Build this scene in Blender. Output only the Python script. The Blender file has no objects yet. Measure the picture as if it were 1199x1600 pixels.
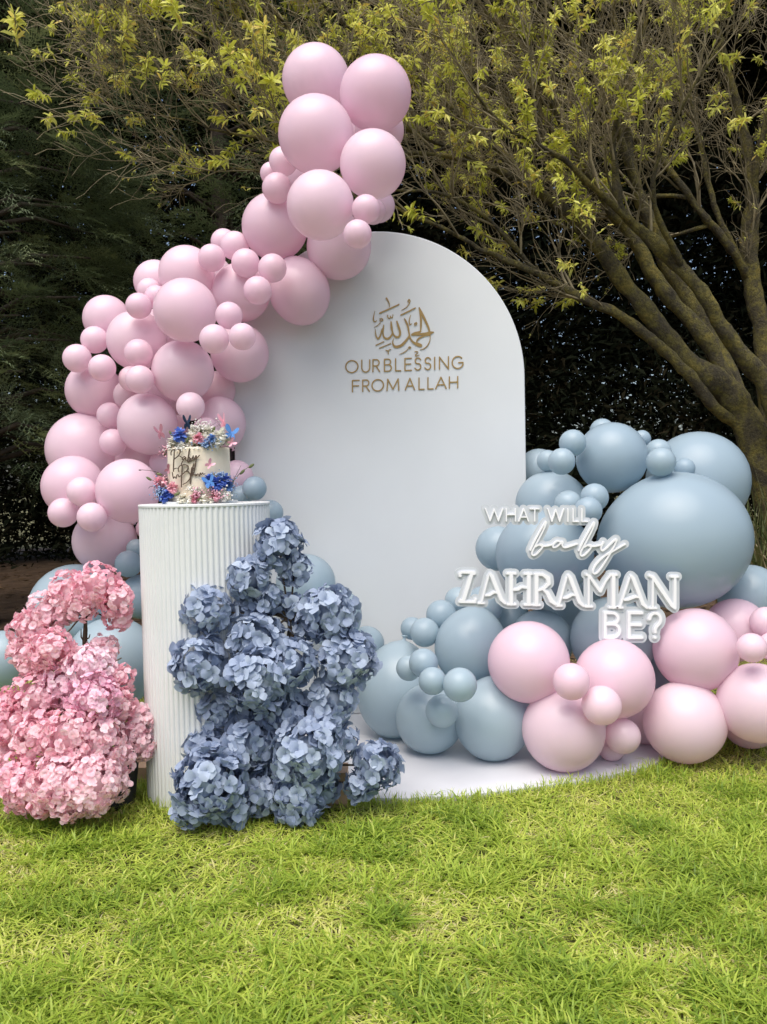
import bpy, math, random
import numpy as np
from mathutils import Vector, Matrix, noise as mnoise

random.seed(7)
rng = np.random.default_rng(11)
scene = bpy.context.scene
COL = scene.collection

# ------------------------------------------------------------------ camera
F_PX, IMG_W, IMG_H = 1300.0, 1199.0, 1600.0      # focal length and size in photograph pixels
CAM_H = 1.05
PITCH, ROLL = math.radians(1.9), math.radians(1.2)
Fv = Vector((0, math.cos(PITCH), -math.sin(PITCH)))
U0 = Vector((0, math.sin(PITCH), math.cos(PITCH)))
R0 = Vector((1, 0, 0))
Rv = R0 * math.cos(ROLL) - U0 * math.sin(ROLL)
Uv = U0 * math.cos(ROLL) + R0 * math.sin(ROLL)
cam_d = bpy.data.cameras.new('camera')
cam_d.sensor_fit = 'VERTICAL'
cam_d.sensor_height = 36.0
cam_d.lens = F_PX / IMG_H * 36.0
cam_d.clip_start = 0.05
cam_d.clip_end = 600
cam = bpy.data.objects.new('camera', cam_d)
COL.objects.link(cam)
m = Matrix.Identity(4)
for i in range(3):
    m[i][0], m[i][1], m[i][2] = Rv[i], Uv[i], -Fv[i]
m[2][3] = CAM_H
cam.matrix_world = m
scene.camera = cam

# ------------------------------------------------------------------ sky and sun (bright overcast)
SUN_DIR = Vector((-0.13, -0.40, 0.91)).normalized()      # towards the sun
SUN_EL = math.asin(SUN_DIR.z)
world = bpy.data.worlds.new('World')
scene.world = world
world.use_nodes = True
wn = world.node_tree.nodes
wl = world.node_tree.links
wn.clear()
sky = wn.new('ShaderNodeTexSky')
sky.sky_type = 'NISHITA'
sky.sun_disc = False
sky.sun_elevation = SUN_EL
sky.sun_rotation = math.atan2(SUN_DIR.x, SUN_DIR.y)
sky.air_density = 1.0
sky.dust_density = 4.0
sky.ozone_density = 1.0
bg = wn.new('ShaderNodeBackground')
bg.inputs['Strength'].default_value = 0.13
wo = wn.new('ShaderNodeOutputWorld')
wl.new(sky.outputs[0], bg.inputs[0])
wl.new(bg.outputs[0], wo.inputs[0])
sun_d = bpy.data.lights.new('sun', 'SUN')
sun_d.energy = 2.0
sun_d.angle = math.radians(60)
sun_d.color = (1.0, 0.97, 0.92)
sun = bpy.data.objects.new('sun', sun_d)
COL.objects.link(sun)
sun.rotation_euler = SUN_DIR.to_track_quat('Z', 'Y').to_euler()

scene.view_settings.view_transform = 'Standard'
scene.view_settings.look = 'None'
scene.view_settings.exposure = 0.62
scene.view_settings.gamma = 1.0
scene.view_settings.use_curve_mapping = False
scene.cycles.max_bounces = 8
scene.cycles.diffuse_bounces = 6
scene.cycles.transparent_max_bounces = 8
scene.cycles.use_denoising = True

# ------------------------------------------------------------------ helpers
def at(px, py, Y):
    """the point at distance Y in front of the camera that the photograph shows at (px, py)"""
    d = Fv + Rv * ((px - IMG_W / 2) / F_PX) + Uv * ((IMG_H / 2 - py) / F_PX)
    t = Y / d.y
    return Vector((0, 0, CAM_H)) + d * t

def ground_at(px, py, z=0.0):
    d = Fv + Rv * ((px - IMG_W / 2) / F_PX) + Uv * ((IMG_H / 2 - py) / F_PX)
    t = (z - CAM_H) / d.z
    return Vector((0, 0, CAM_H)) + d * t

def tag(o, label=None, cat=None, group=None, kind=None):
    if label: o['label'] = label
    if cat: o['category'] = cat
    if group: o['group'] = group
    if kind: o['kind'] = kind
    return o

def empty(name, loc):
    o = bpy.data.objects.new(name, None)
    COL.objects.link(o)
    o.location = loc
    o.empty_display_size = 0.05
    return o

def link_mesh(name, me, parent=None, world_loc=None):
    o = bpy.data.objects.new(name, me)
    COL.objects.link(o)
    if parent is not None:
        o.parent = parent
    return o

class MB:
    """collects vertices and faces for one mesh; coordinates are world, build() makes them local to the origin"""
    def __init__(self):
        self.v = []; self.f = []; self.sm = []
    def add(self, verts, faces, smooth=False):
        b = len(self.v)
        self.v.extend([tuple(x) for x in verts])
        for f in faces:
            self.f.append(tuple(i + b for i in f))
            self.sm.append(smooth)
    def box(self, lo, hi):
        x0, y0, z0 = lo; x1, y1, z1 = hi
        self.add([(x0,y0,z0),(x1,y0,z0),(x1,y1,z0),(x0,y1,z0),(x0,y0,z1),(x1,y0,z1),(x1,y1,z1),(x0,y1,z1)],
                 [(3,2,1,0),(4,5,6,7),(0,1,5,4),(1,2,6,5),(2,3,7,6),(3,0,4,7)])
    def tube(self, pts, rad, n=6, cap=True, smooth=True):
        pts = [Vector(p) for p in pts]
        k = len(pts)
        t0 = (pts[1] - pts[0]).normalized()
        ref = Vector((0,0,1)) if abs(t0.z) < 0.9 else Vector((1,0,0))
        nrm = t0.cross(ref).normalized()
        b = len(self.v)
        for i in range(k):
            if i == 0: t = t0
            elif i == k-1: t = (pts[i]-pts[i-1])
            else: t = (pts[i+1]-pts[i-1])
            if t.length < 1e-9: t = t0
            t = t.normalized()
            nrm = nrm - t * nrm.dot(t)
            if nrm.length < 1e-6:
                nrm = t.orthogonal()
            nrm.normalize()
            bn = t.cross(nrm)
            r = rad[i] if hasattr(rad, '__len__') else rad
            p = pts[i]
            for j in range(n):
                a = 2*math.pi*j/n
                c, s = math.cos(a)*r, math.sin(a)*r
                self.v.append((p.x+nrm.x*c+bn.x*s, p.y+nrm.y*c+bn.y*s, p.z+nrm.z*c+bn.z*s))
        for i in range(k-1):
            for j in range(n):
                a0 = b+i*n+j; a1 = b+i*n+(j+1)%n
                self.f.append((a0, a1, a1+n, a0+n)); self.sm.append(smooth)
        if cap:
            self.f.append(tuple(b+j for j in reversed(range(n)))); self.sm.append(False)
            self.f.append(tuple(b+(k-1)*n+j for j in range(n))); self.sm.append(False)
    def ball(self, c, r, seg=8, ring=5, sq=(1,1,1)):
        vs = [(c[0], c[1], c[2]-r*sq[2])]
        for i in range(1, ring):
            th = math.pi*i/ring
            for j in range(seg):
                a = 2*math.pi*j/seg
                vs.append((c[0]+r*sq[0]*math.sin(th)*math.cos(a), c[1]+r*sq[1]*math.sin(th)*math.sin(a), c[2]-r*sq[2]*math.cos(th)))
        vs.append((c[0], c[1], c[2]+r*sq[2]))
        fs = []
        for j in range(seg):
            fs.append((0, 1+(j+1)%seg, 1+j))
            fs.append((len(vs)-1, len(vs)-1-seg+j, len(vs)-1-seg+(j+1)%seg))
        for i in range(ring-2):
            for j in range(seg):
                a0 = 1+i*seg+j; a1 = 1+i*seg+(j+1)%seg
                fs.append((a0, a1, a1+seg, a0+seg))
        self.add(vs, fs, True)
    def mesh(self, name, mat, origin=(0,0,0)):
        me = bpy.data.meshes.new(name)
        o = origin
        me.from_pydata([(x-o[0], y-o[1], z-o[2]) for x, y, z in self.v], [], self.f)
        me.polygons.foreach_set('use_smooth', self.sm)
        if mat: me.materials.append(mat)
        me.update()
        return me
    def build(self, name, mat, parent=None, origin=None):
        """origin: local zero of the object in world space (the parent's location if there is a parent)"""
        if origin is None:
            origin = world_loc(parent) if parent else (0,0,0)
        o = link_mesh(name, self.mesh(name, mat, origin), parent)
        if parent is None:
            o.location = origin
        return o

def world_loc(o):
    p = Vector((0,0,0))
    while o is not None:
        p = p + o.location
        o = o.parent
    return p

def np_mesh(name, verts, faces_tri=None, loops=None, sizes=None, mat=None, attr=None, smooth=True):
    """fast mesh from numpy: loops = flat corner indices, sizes = corners of each face"""
    me = bpy.data.meshes.new(name)
    if faces_tri is not None:
        loops = faces_tri.reshape(-1); sizes = np.full(len(faces_tri), faces_tri.shape[1], dtype=np.int32)
    me.vertices.add(len(verts))
    me.vertices.foreach_set('co', np.ascontiguousarray(verts, dtype=np.float32).ravel())
    me.loops.add(len(loops))
    me.loops.foreach_set('vertex_index', np.ascontiguousarray(loops, dtype=np.int32))
    me.polygons.add(len(sizes))
    starts = np.concatenate([[0], np.cumsum(sizes)[:-1]]).astype(np.int32)
    me.polygons.foreach_set('loop_start', starts)
    me.polygons.foreach_set('loop_total', np.ascontiguousarray(sizes, dtype=np.int32))
    me.polygons.foreach_set('use_smooth', np.full(len(sizes), smooth))
    if attr is not None:
        a = me.attributes.new('tint', 'FLOAT', 'POINT')
        a.data.foreach_set('value', np.ascontiguousarray(attr, dtype=np.float32))
    if mat: me.materials.append(mat)
    me.update(calc_edges=True)
    me.validate()
    return me

def catmull(pts, n=6):
    """smooth a list of tuples (any dimension) with a Catmull-Rom spline"""
    P = [np.array(p, dtype=float) for p in pts]
    if len(P) < 3:
        return P
    P = [2*P[0]-P[1]] + P + [2*P[-1]-P[-2]]
    out = []
    for i in range(1, len(P)-2):
        for k in range(n):
            t = k/n
            a, b, c, d = P[i-1], P[i], P[i+1], P[i+2]
            out.append(0.5*((2*b)+(-a+c)*t+(2*a-5*b+4*c-d)*t*t+(-a+3*b-3*c+d)*t**3))
    out.append(P[-2])
    return out

# ------------------------------------------------------------------ materials
def new_mat(name):
    mt = bpy.data.materials.new(name)
    mt.use_nodes = True
    nt = mt.node_tree
    nt.nodes.clear()
    out = nt.nodes.new('ShaderNodeOutputMaterial')
    return mt, nt, nt.nodes, nt.links, out

def ramp(nodes, stops):
    r = nodes.new('ShaderNodeValToRGB')
    e = r.color_ramp.elements
    e[0].position, e[0].color = stops[0][0], (*stops[0][1], 1)
    e[1].position, e[1].color = stops[-1][0], (*stops[-1][1], 1)
    for p, c in stops[1:-1]:
        x = e.new(p); x.color = (*c, 1)
    return r

def noise_node(nodes, links, scale, detail=4, rough=0.55, coord='Object', vec=None):
    n = nodes.new('ShaderNodeTexNoise')
    n.inputs['Scale'].default_value = scale
    n.inputs['Detail'].default_value = detail
    n.inputs['Roughness'].default_value = rough
    if vec is None:
        tc = nodes.new('ShaderNodeTexCoord'); vec = tc.outputs[coord]
    links.new(vec, n.inputs['Vector'])
    return n

def add_bump(nodes, links, bsdf, height, strength=0.3, dist=0.01):
    b = nodes.new('ShaderNodeBump')
    b.inputs['Strength'].default_value = strength
    b.inputs['Distance'].default_value = dist
    links.new(height, b.inputs['Height'])
    links.new(b.outputs[0], bsdf.inputs['Normal'])

def mat_mottled(name, stops, scale=8, rough=0.6, bump=0.0, bump_scale=40, bump_dist=0.004, coat=0.0, spec=0.5, detail=5, coord='Object'):
    mt, nt, N, L, out = new_mat(name)
    b = N.new('ShaderNodeBsdfPrincipled')
    n = noise_node(N, L, scale, detail, coord=coord)
    r = ramp(N, stops)
    L.new(n.outputs['Fac'], r.inputs[0]); L.new(r.outputs[0], b.inputs['Base Color'])
    b.inputs['Roughness'].default_value = rough
    b.inputs['Specular IOR Level'].default_value = spec
    b.inputs['Coat Weight'].default_value = coat
    if bump:
        n2 = noise_node(N, L, bump_scale, 4, coord=coord)
        add_bump(N, L, b, n2.outputs['Fac'], bump, bump_dist)
    L.new(b.outputs[0], out.inputs[0])
    return mt

def mat_petal(name, dark, mid, light, trans=0.25, rough=0.6, vein=0.0):
    """thin petals: every petal (mesh island) and every floret takes its own shade"""
    mt, nt, N, L, out = new_mat(name)
    geo = N.new('ShaderNodeNewGeometry')
    oi = N.new('ShaderNodeObjectInfo')
    a = N.new('ShaderNodeMath'); a.operation = 'ADD'
    L.new(geo.outputs['Random Per Island'], a.inputs[0]); L.new(oi.outputs['Random'], a.inputs[1])
    h = N.new('ShaderNodeMath'); h.operation = 'MULTIPLY'; h.inputs[1].default_value = 0.5
    L.new(a.outputs[0], h.inputs[0])
    n = noise_node(N, L, 60, 3)
    mx = N.new('ShaderNodeMath'); mx.operation = 'MULTIPLY_ADD'; mx.inputs[1].default_value = 0.35
    L.new(n.outputs['Fac'], mx.inputs[0]); 
    sb = N.new('ShaderNodeMath'); sb.operation = 'SUBTRACT'; sb.inputs[1].default_value = 0.17
    L.new(h.outputs[0], sb.inputs[0]); L.new(sb.outputs[0], mx.inputs[2])
    r = ramp(N, [(0.12, dark), (0.5, mid), (0.88, light)])
    L.new(mx.outputs[0], r.inputs[0])
    b = N.new('ShaderNodeBsdfPrincipled'); b.inputs['Roughness'].default_value = rough
    b.inputs['Specular IOR Level'].default_value = 0.3
    L.new(r.outputs[0], b.inputs['Base Color'])
    t = N.new('ShaderNodeBsdfTranslucent'); L.new(r.outputs[0], t.inputs[0])
    ms = N.new('ShaderNodeMixShader'); ms.inputs[0].default_value = trans
    L.new(b.outputs[0], ms.inputs[1]); L.new(t.outputs[0], ms.inputs[2])
    L.new(ms.outputs[0], out.inputs[0])
    return mt

def mat_leaf(name, stops, trans=0.3, rough=0.5, use_attr=False, spec=0.35):
    mt, nt, N, L, out = new_mat(name)
    r = ramp(N, stops)
    if use_attr:
        at_ = N.new('ShaderNodeAttribute'); at_.attribute_name = 'tint'
        L.new(at_.outputs['Fac'], r.inputs[0])
    else:
        geo = N.new('ShaderNodeNewGeometry')
        L.new(geo.outputs['Random Per Island'], r.inputs[0])
    b = N.new('ShaderNodeBsdfPrincipled'); b.inputs['Roughness'].default_value = rough
    b.inputs['Specular IOR Level'].default_value = spec
    L.new(r.outputs[0], b.inputs['Base Color'])
    t = N.new('ShaderNodeBsdfTranslucent'); L.new(r.outputs[0], t.inputs[0])
    ms = N.new('ShaderNodeMixShader'); ms.inputs[0].default_value = trans
    L.new(b.outputs[0], ms.inputs[1]); L.new(t.outputs[0], ms.inputs[2])
    L.new(ms.outputs[0], out.inputs[0])
    return mt

def mat_balloon(name, dark, light):
    """stretched latex: soft sheen, a little paler where the film is stretched thin"""
    mt, nt, N, L, out = new_mat(name)
    oi = N.new('ShaderNodeObjectInfo')
    n = noise_node(N, L, 1.6, 2)
    mx = N.new('ShaderNodeMath'); mx.operation = 'MULTIPLY_ADD'; mx.inputs[1].default_value = 0.4
    L.new(n.outputs['Fac'], mx.inputs[0]); L.new(oi.outputs['Random'], mx.inputs[2])
    r = ramp(N, [(0.1, dark), (1.2 if False else 1.0, light)])
    L.new(mx.outputs[0], r.inputs[0])
    b = N.new('ShaderNodeBsdfPrincipled')
    L.new(r.outputs[0], b.inputs['Base Color'])
    n2 = noise_node(N, L, 5, 4, 0.6)
    rr = N.new('ShaderNodeMapRange'); rr.inputs['To Min'].default_value = 0.20; rr.inputs['To Max'].default_value = 0.30
    L.new(n2.outputs['Fac'], rr.inputs[0]); L.new(rr.outputs[0], b.inputs['Roughness'])
    b.inputs['Specular IOR Level'].default_value = 0.45
    t = N.new('ShaderNodeBsdfTranslucent'); L.new(r.outputs[0], t.inputs[0])      # thin latex lets daylight through
    ms = N.new('ShaderNodeMixShader'); ms.inputs[0].default_value = 0.38
    L.new(b.outputs[0], ms.inputs[1]); L.new(t.outputs[0], ms.inputs[2])
    L.new(ms.outputs[0], out.inputs[0])
    return mt

M = {}
M['pink_balloon'] = mat_balloon('pink_balloon', (0.88, 0.665, 0.755), (0.92, 0.735, 0.81))
M['blue_balloon'] = mat_balloon('blue_balloon', (0.405, 0.52, 0.60), (0.475, 0.59, 0.655))
M['white_panel'] = mat_mottled('white_panel', [(0.3, (0.655, 0.68, 0.685)), (0.7, (0.69, 0.715, 0.72))], 2.0, 0.5, 0.05, 120, 0.001)
M['white_paint'] = mat_mottled('white_paint', [(0.3, (0.64, 0.66, 0.65)), (0.7, (0.71, 0.73, 0.72))], 5.0, 0.55, 0.08, 150, 0.001)
M['board_white'] = mat_mottled('board_white', [(0.25, (0.54, 0.55, 0.58)), (0.6, (0.62, 0.63, 0.66))], 3.0, 0.4, 0.03, 90, 0.001)
M['gold'] = mat_mottled('gold_vinyl', [(0.3, (0.30, 0.19, 0.055)), (0.7, (0.38, 0.25, 0.08))], 30, 0.42)
M['acrylic_white'] = mat_mottled('acrylic_white', [(0.3, (0.84, 0.84, 0.85)), (0.7, (0.87, 0.87, 0.88))], 10, 0.3)
M['acrylic_frost'] = mat_mottled('acrylic_frost', [(0.3, (0.52, 0.55, 0.58)), (0.7, (0.57, 0.60, 0.63))], 10, 0.3)
M['acrylic_mid'] = mat_mottled('acrylic_mid', [(0.3, (0.62, 0.64, 0.67)), (0.7, (0.66, 0.68, 0.71))], 10, 0.3)
M['pink_petal'] = mat_petal('pink_petal', (0.88, 0.46, 0.56), (0.95, 0.66, 0.72), (0.98, 0.80, 0.83), 0.42)
M['lilac_petal'] = mat_petal('lilac_petal', (0.86, 0.48, 0.62), (0.92, 0.64, 0.74), (0.95, 0.78, 0.83), 0.3)
M['blue_petal'] = mat_petal('blue_petal', (0.22, 0.28, 0.41), (0.35, 0.42, 0.56), (0.48, 0.56, 0.68), 0.3)
M['stem_brown'] = mat_mottled('stem_brown', [(0.3, (0.035, 0.025, 0.015)), (0.7, (0.09, 0.06, 0.03))], 60, 0.8, 0.3, 80)
M['pot_dark'] = mat_mottled('pot_dark', [(0.3, (0.025, 0.026, 0.028)), (0.7, (0.05, 0.05, 0.052))], 20, 0.5, 0.1, 60)
M['wood_tan'] = mat_mottled('wood_tan', [(0.3, (0.38, 0.24, 0.15)), (0.7, (0.50, 0.34, 0.23))], 14, 0.6, 0.1, 60)
M['black_metal'] = mat_mottled('black_metal', [(0.3, (0.012, 0.012, 0.013)), (0.7, (0.022, 0.022, 0.023))], 20, 0.4)
M['frosting'] = mat_mottled('frosting', [(0.3, (0.72, 0.63, 0.48)), (0.7, (0.79, 0.72, 0.58))], 18, 0.55, 0.5, 35, 0.004)
M['topper_wood'] = mat_mottled('topper_wood', [(0.3, (0.055, 0.033, 0.02)), (0.7, (0.10, 0.06, 0.035))], 40, 0.6)
M['cream_petal'] = mat_petal('cream_petal', (0.84, 0.81, 0.70), (0.90, 0.89, 0.82), (0.93, 0.92, 0.89), 0.25)
M['royal_petal'] = mat_petal('royal_petal', (0.05, 0.10, 0.42), (0.12, 0.22, 0.66), (0.30, 0.44, 0.82), 0.2)
M['sky_petal'] = mat_petal('sky_petal', (0.16, 0.30, 0.60), (0.28, 0.45, 0.75), (0.45, 0.60, 0.85), 0.2)
M['rose_petal'] = mat_petal('rose_petal', (0.70, 0.26, 0.36), (0.84, 0.42, 0.50), (0.90, 0.60, 0.64), 0.3)
M['bud_green'] = mat_mottled('bud_green', [(0.3, (0.05, 0.075, 0.02)), (0.7, (0.13, 0.15, 0.05))], 60, 0.6)
M['wing_blue'] = mat_mottled('wing_blue', [(0.3, (0.06, 0.20, 0.55)), (0.7, (0.14, 0.33, 0.70))], 50, 0.5)
M['wing_navy'] = mat_mottled('wing_navy', [(0.3, (0.012, 0.03, 0.07)), (0.7, (0.03, 0.06, 0.12))], 50, 0.5)
M['wing_rose'] = mat_mottled('wing_rose', [(0.3, (0.42, 0.18, 0.24)), (0.7, (0.60, 0.30, 0.36))], 50, 0.5)
M['wing_pink'] = mat_mottled('wing_pink', [(0.3, (0.75, 0.36, 0.45)), (0.7, (0.84, 0.50, 0.58))], 50, 0.5)

# ------------------------------------------------------------------ ground
mt, nt, N, L, out = new_mat('lawn_soil')
b = N.new('ShaderNodeBsdfPrincipled'); b.inputs['Roughness'].default_value = 0.95
n1 = noise_node(N, L, 9, 6); n2 = noise_node(N, L, 120, 4)
r1 = ramp(N, [(0.3, (0.06, 0.05, 0.022)), (0.5, (0.12, 0.115, 0.04)), (0.7, (0.20, 0.17, 0.075))])
L.new(n1.outputs['Fac'], r1.inputs[0])
mx = N.new('ShaderNodeMixRGB'); mx.blend_type = 'MULTIPLY'; mx.inputs[0].default_value = 0.7
r2 = ramp(N, [(0.3, (0.35, 0.35, 0.35)), (0.7, (1.1, 1.1, 1.0))])
L.new(n2.outputs['Fac'], r2.inputs[0]); L.new(r1.outputs[0], mx.inputs[1]); L.new(r2.outputs[0], mx.inputs[2])
L.new(mx.outputs[0], b.inputs['Base Color'])
add_bump(N, L, b, n2.outputs['Fac'], 0.8, 0.01)
L.new(b.outputs[0], out.inputs[0])
M['lawn_soil'] = mt

def sheet(name, x0, x1, y0, y1, nx, ny, zf, mat):
    xs = np.linspace(x0, x1, nx); ys = np.linspace(y0, y1, ny)
    X, Yg = np.meshgrid(xs, ys)
    Z = np.array([[zf(x, y) for x in xs] for y in ys])
    v = np.stack([X, Yg, Z], -1).reshape(-1, 3)
    i = np.arange(nx*ny).reshape(ny, nx)
    f = np.stack([i[:-1,:-1], i[:-1,1:], i[1:,1:], i[1:,:-1]], -1).reshape(-1, 4)
    return link_mesh(name, np_mesh(name, v, f, mat=mat))

g = sheet('ground', -220, 220, -220, 220, 23, 23, lambda x, y: -0.012, M['lawn_soil'])
tag(g, kind='structure')
def lawn_z(x, y):
    return 0.012*mnoise.noise(Vector((x*1.3, y*1.3, 0.3))) * (1 if y < 2.5 else max(0, 1-(y-2.5)*2)) - 0.004
g = sheet('lawn', -4.5, 4.5, 0.2, 5.2, 91, 51, lawn_z, M['lawn_soil'])
tag(g, kind='structure')

M['bed_soil'] = mat_mottled('bed_soil', [(0.25, (0.05, 0.03, 0.018)), (0.5, (0.13, 0.08, 0.045)), (0.75, (0.22, 0.145, 0.09))], 6, 0.95, 0.9, 30, 0.03, detail=8)
def bed_z(x, y):
    e = min(1.0, max(0.0, (y-4.6)/0.5))
    return 0.004 + e*(0.02 + 0.03*mnoise.noise(Vector((x*0.9, y*1.6, 2.0))) + 0.012*mnoise.noise(Vector((x*4, y*5, 5.0))))
g = sheet('garden_bed', -11, 11, 4.6, 15, 120, 80, bed_z, M['bed_soil'])
tag(g, kind='structure')

# fallen leaves and bark on the bed
nl = 5200
lx = rng.uniform(-7, 7, nl); ly = 4.7 + 6.3*rng.random(nl)**1.2
lv = np.zeros((nl, 4, 3)); ang = rng.uniform(0, 6.28, nl); ln = rng.uniform(0.02, 0.06, nl); wd = ln*rng.uniform(0.15, 0.5, nl)
ca, sa = np.cos(ang), np.sin(ang)
lz = np.array([bed_z(x, y) for x, y in zip(lx, ly)]) + 0.006
for k, (a_, b_) in enumerate([(-1, 0), (0, -1), (1, 0), (0, 1)]):
    lv[:, k, 0] = lx + ca*ln*a_ - sa*wd*b_
    lv[:, k, 1] = ly + sa*ln*a_ + ca*wd*b_
    lv[:, k, 2] = lz + rng.uniform(0, 0.018, nl)
M['litter'] = mat_leaf('leaf_litter', [(0.0, (0.05, 0.03, 0.016)), (0.5, (0.13, 0.08, 0.04)), (1.0, (0.24, 0.16, 0.09))], 0.05, 0.9)
o = link_mesh('leaf_litter', np_mesh('leaf_litter', lv.reshape(-1, 3), np.arange(nl*4).reshape(-1, 4), mat=M['litter'], smooth=False))
tag(o, 'brown fallen leaves and bark scattered over the bare garden bed', 'leaf litter', kind='stuff')

# ------------------------------------------------------------------ plants: fronds
def frond_template(n_side, needles, length=0.5, seed=1, nl=0.03, nw=0.004):
    """a drooping conifer spray along +X (Z up): triangles only"""
    rg = random.Random(seed)
    V, Fc = [], []
    def tri(a, b, c):
        i = len(V); V.extend([a, b, c]); Fc.append((i, i+1, i+2))
    def axis(t):
        return Vector((length*t, 0.02*math.sin(5*t), 0.10*length*math.sin(2.2*t) - 0.35*length*t*t))
    for k in range(n_side*2):
        t = 0.08 + 0.9*(k+rg.random()*0.8)/(n_side*2)
        s = 1 if k % 2 else -1
        p = axis(t)
        L_ = length*(0.42*(1-t)+0.09)*rg.uniform(0.7, 1.2)
        d = Vector((0.75, s*rg.uniform(0.5, 0.95), rg.uniform(-0.35, 0.25))).normalized()
        q = p + d*L_
        q.z -= 0.25*L_
        u = Vector((0, 0, 1)).cross(d).normalized()*0.0022
        tri(p-u, p+u, q)
        for j in range(needles):
            tt = (j+0.5*rg.random()+0.25)/needles
            b0 = p.lerp(q, tt)
            sd = 1 if j % 2 else -1
            nd = (d*0.8 + d.cross(Vector((0, 0, 1)))*sd*0.75 + Vector((0, 0, rg.uniform(-0.4, 0.4)))).normalized()
            ll = nl*rg.uniform(0.7, 1.3)*(1.1-0.5*tt)
            w = nd.cross(Vector((rg.uniform(-.3, .3), rg.uniform(-.3, .3), 1))).normalized()*nw
            tri(b0-w, b0+w, b0+nd*ll)
    return np.array([tuple(v) for v in V]), np.array(Fc)

def scatter(template, places):
    """places: list of (pos, dir, up, scale); returns joined verts, faces, tint"""
    tv, tf = template
    P = np.array([p[0] for p in places]); D = np.array([p[1] for p in places]); Up = np.array([p[2] for p in places]); S = np.array([p[3] for p in places])
    D = D/np.linalg.norm(D, axis=1, keepdims=True)
    Sd = np.cross(Up, D); Sd /= np.maximum(np.linalg.norm(Sd, axis=1, keepdims=True), 1e-6)
    Zz = np.cross(D, Sd)
    v = (tv[None, :, 0, None]*D[:, None] + tv[None, :, 1, None]*Sd[:, None] + tv[None, :, 2, None]*Zz[:, None])*S[:, None, None] + P[:, None]
    n = len(tv)
    f = tf[None] + (np.arange(len(places))*n)[:, None, None]
    tint = np.repeat(rng.random(len(places)), n)
    return v.reshape(-1, 3), f.reshape(-1, tf.shape[1]), tint

M['conifer'] = mat_leaf('conifer_needles', [(0.0, (0.06, 0.085, 0.045)), (0.6, (0.13, 0.17, 0.08)), (1.0, (0.20, 0.235, 0.11))], 0.25, 0.6, True)
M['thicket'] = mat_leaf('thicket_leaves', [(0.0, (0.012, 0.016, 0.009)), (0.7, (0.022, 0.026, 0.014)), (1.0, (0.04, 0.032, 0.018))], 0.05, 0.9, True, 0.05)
M['bark_dark'] = mat_mottled('bark_dark', [(0.3, (0.03, 0.022, 0.015)), (0.7, (0.075, 0.055, 0.038))], 12, 0.9, 0.8, 40, 0.01)

# dark thicket far behind everything: one mass, nobody could count its plants
leaf_cl = []
tv, tf = [], []
rg = random.Random(5)
for k in range(23):
    c = Vector((rg.uniform(-.25, .25), rg.uniform(-.25, .25), rg.uniform(-.25, .25)))
    d = Vector((rg.gauss(0, 1), rg.gauss(0, 1), rg.gauss(0, .7))).normalized()*rg.uniform(0.05, 0.085)
    w = d.orthogonal().normalized()*rg.uniform(0.018, 0.032)
    i = len(tv); tv += [tuple(c-d), tuple(c+w+d*.3), tuple(c+d-w*.6)]; tf.append((i, i+1, i+2))
clump = (np.array(tv), np.array(tf))
places = []
def rdir():
    return (rg.gauss(0, 1), rg.gauss(0, 1), rg.gauss(0, 1))
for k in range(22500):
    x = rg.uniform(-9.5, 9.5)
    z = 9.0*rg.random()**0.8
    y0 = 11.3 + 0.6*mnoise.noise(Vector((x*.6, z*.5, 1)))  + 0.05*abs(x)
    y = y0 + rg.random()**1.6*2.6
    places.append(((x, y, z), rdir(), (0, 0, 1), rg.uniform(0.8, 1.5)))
for k in range(3800):        # bough canopy added over the bed, above the view, to shade the thicket
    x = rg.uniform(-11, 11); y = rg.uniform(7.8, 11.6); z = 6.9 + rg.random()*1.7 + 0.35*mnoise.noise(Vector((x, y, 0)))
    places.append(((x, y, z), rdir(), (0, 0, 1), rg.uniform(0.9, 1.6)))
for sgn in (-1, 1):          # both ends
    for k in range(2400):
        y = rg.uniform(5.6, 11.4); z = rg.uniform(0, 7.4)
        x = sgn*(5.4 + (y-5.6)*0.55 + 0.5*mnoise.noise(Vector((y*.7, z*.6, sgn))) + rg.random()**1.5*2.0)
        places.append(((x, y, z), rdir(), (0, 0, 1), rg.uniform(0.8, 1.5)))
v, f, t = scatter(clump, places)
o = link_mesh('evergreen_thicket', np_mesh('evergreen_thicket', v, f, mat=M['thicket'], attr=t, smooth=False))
tag(o, 'dark evergreen thicket filling the shade behind the whole set', 'thicket', kind='stuff')

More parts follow.
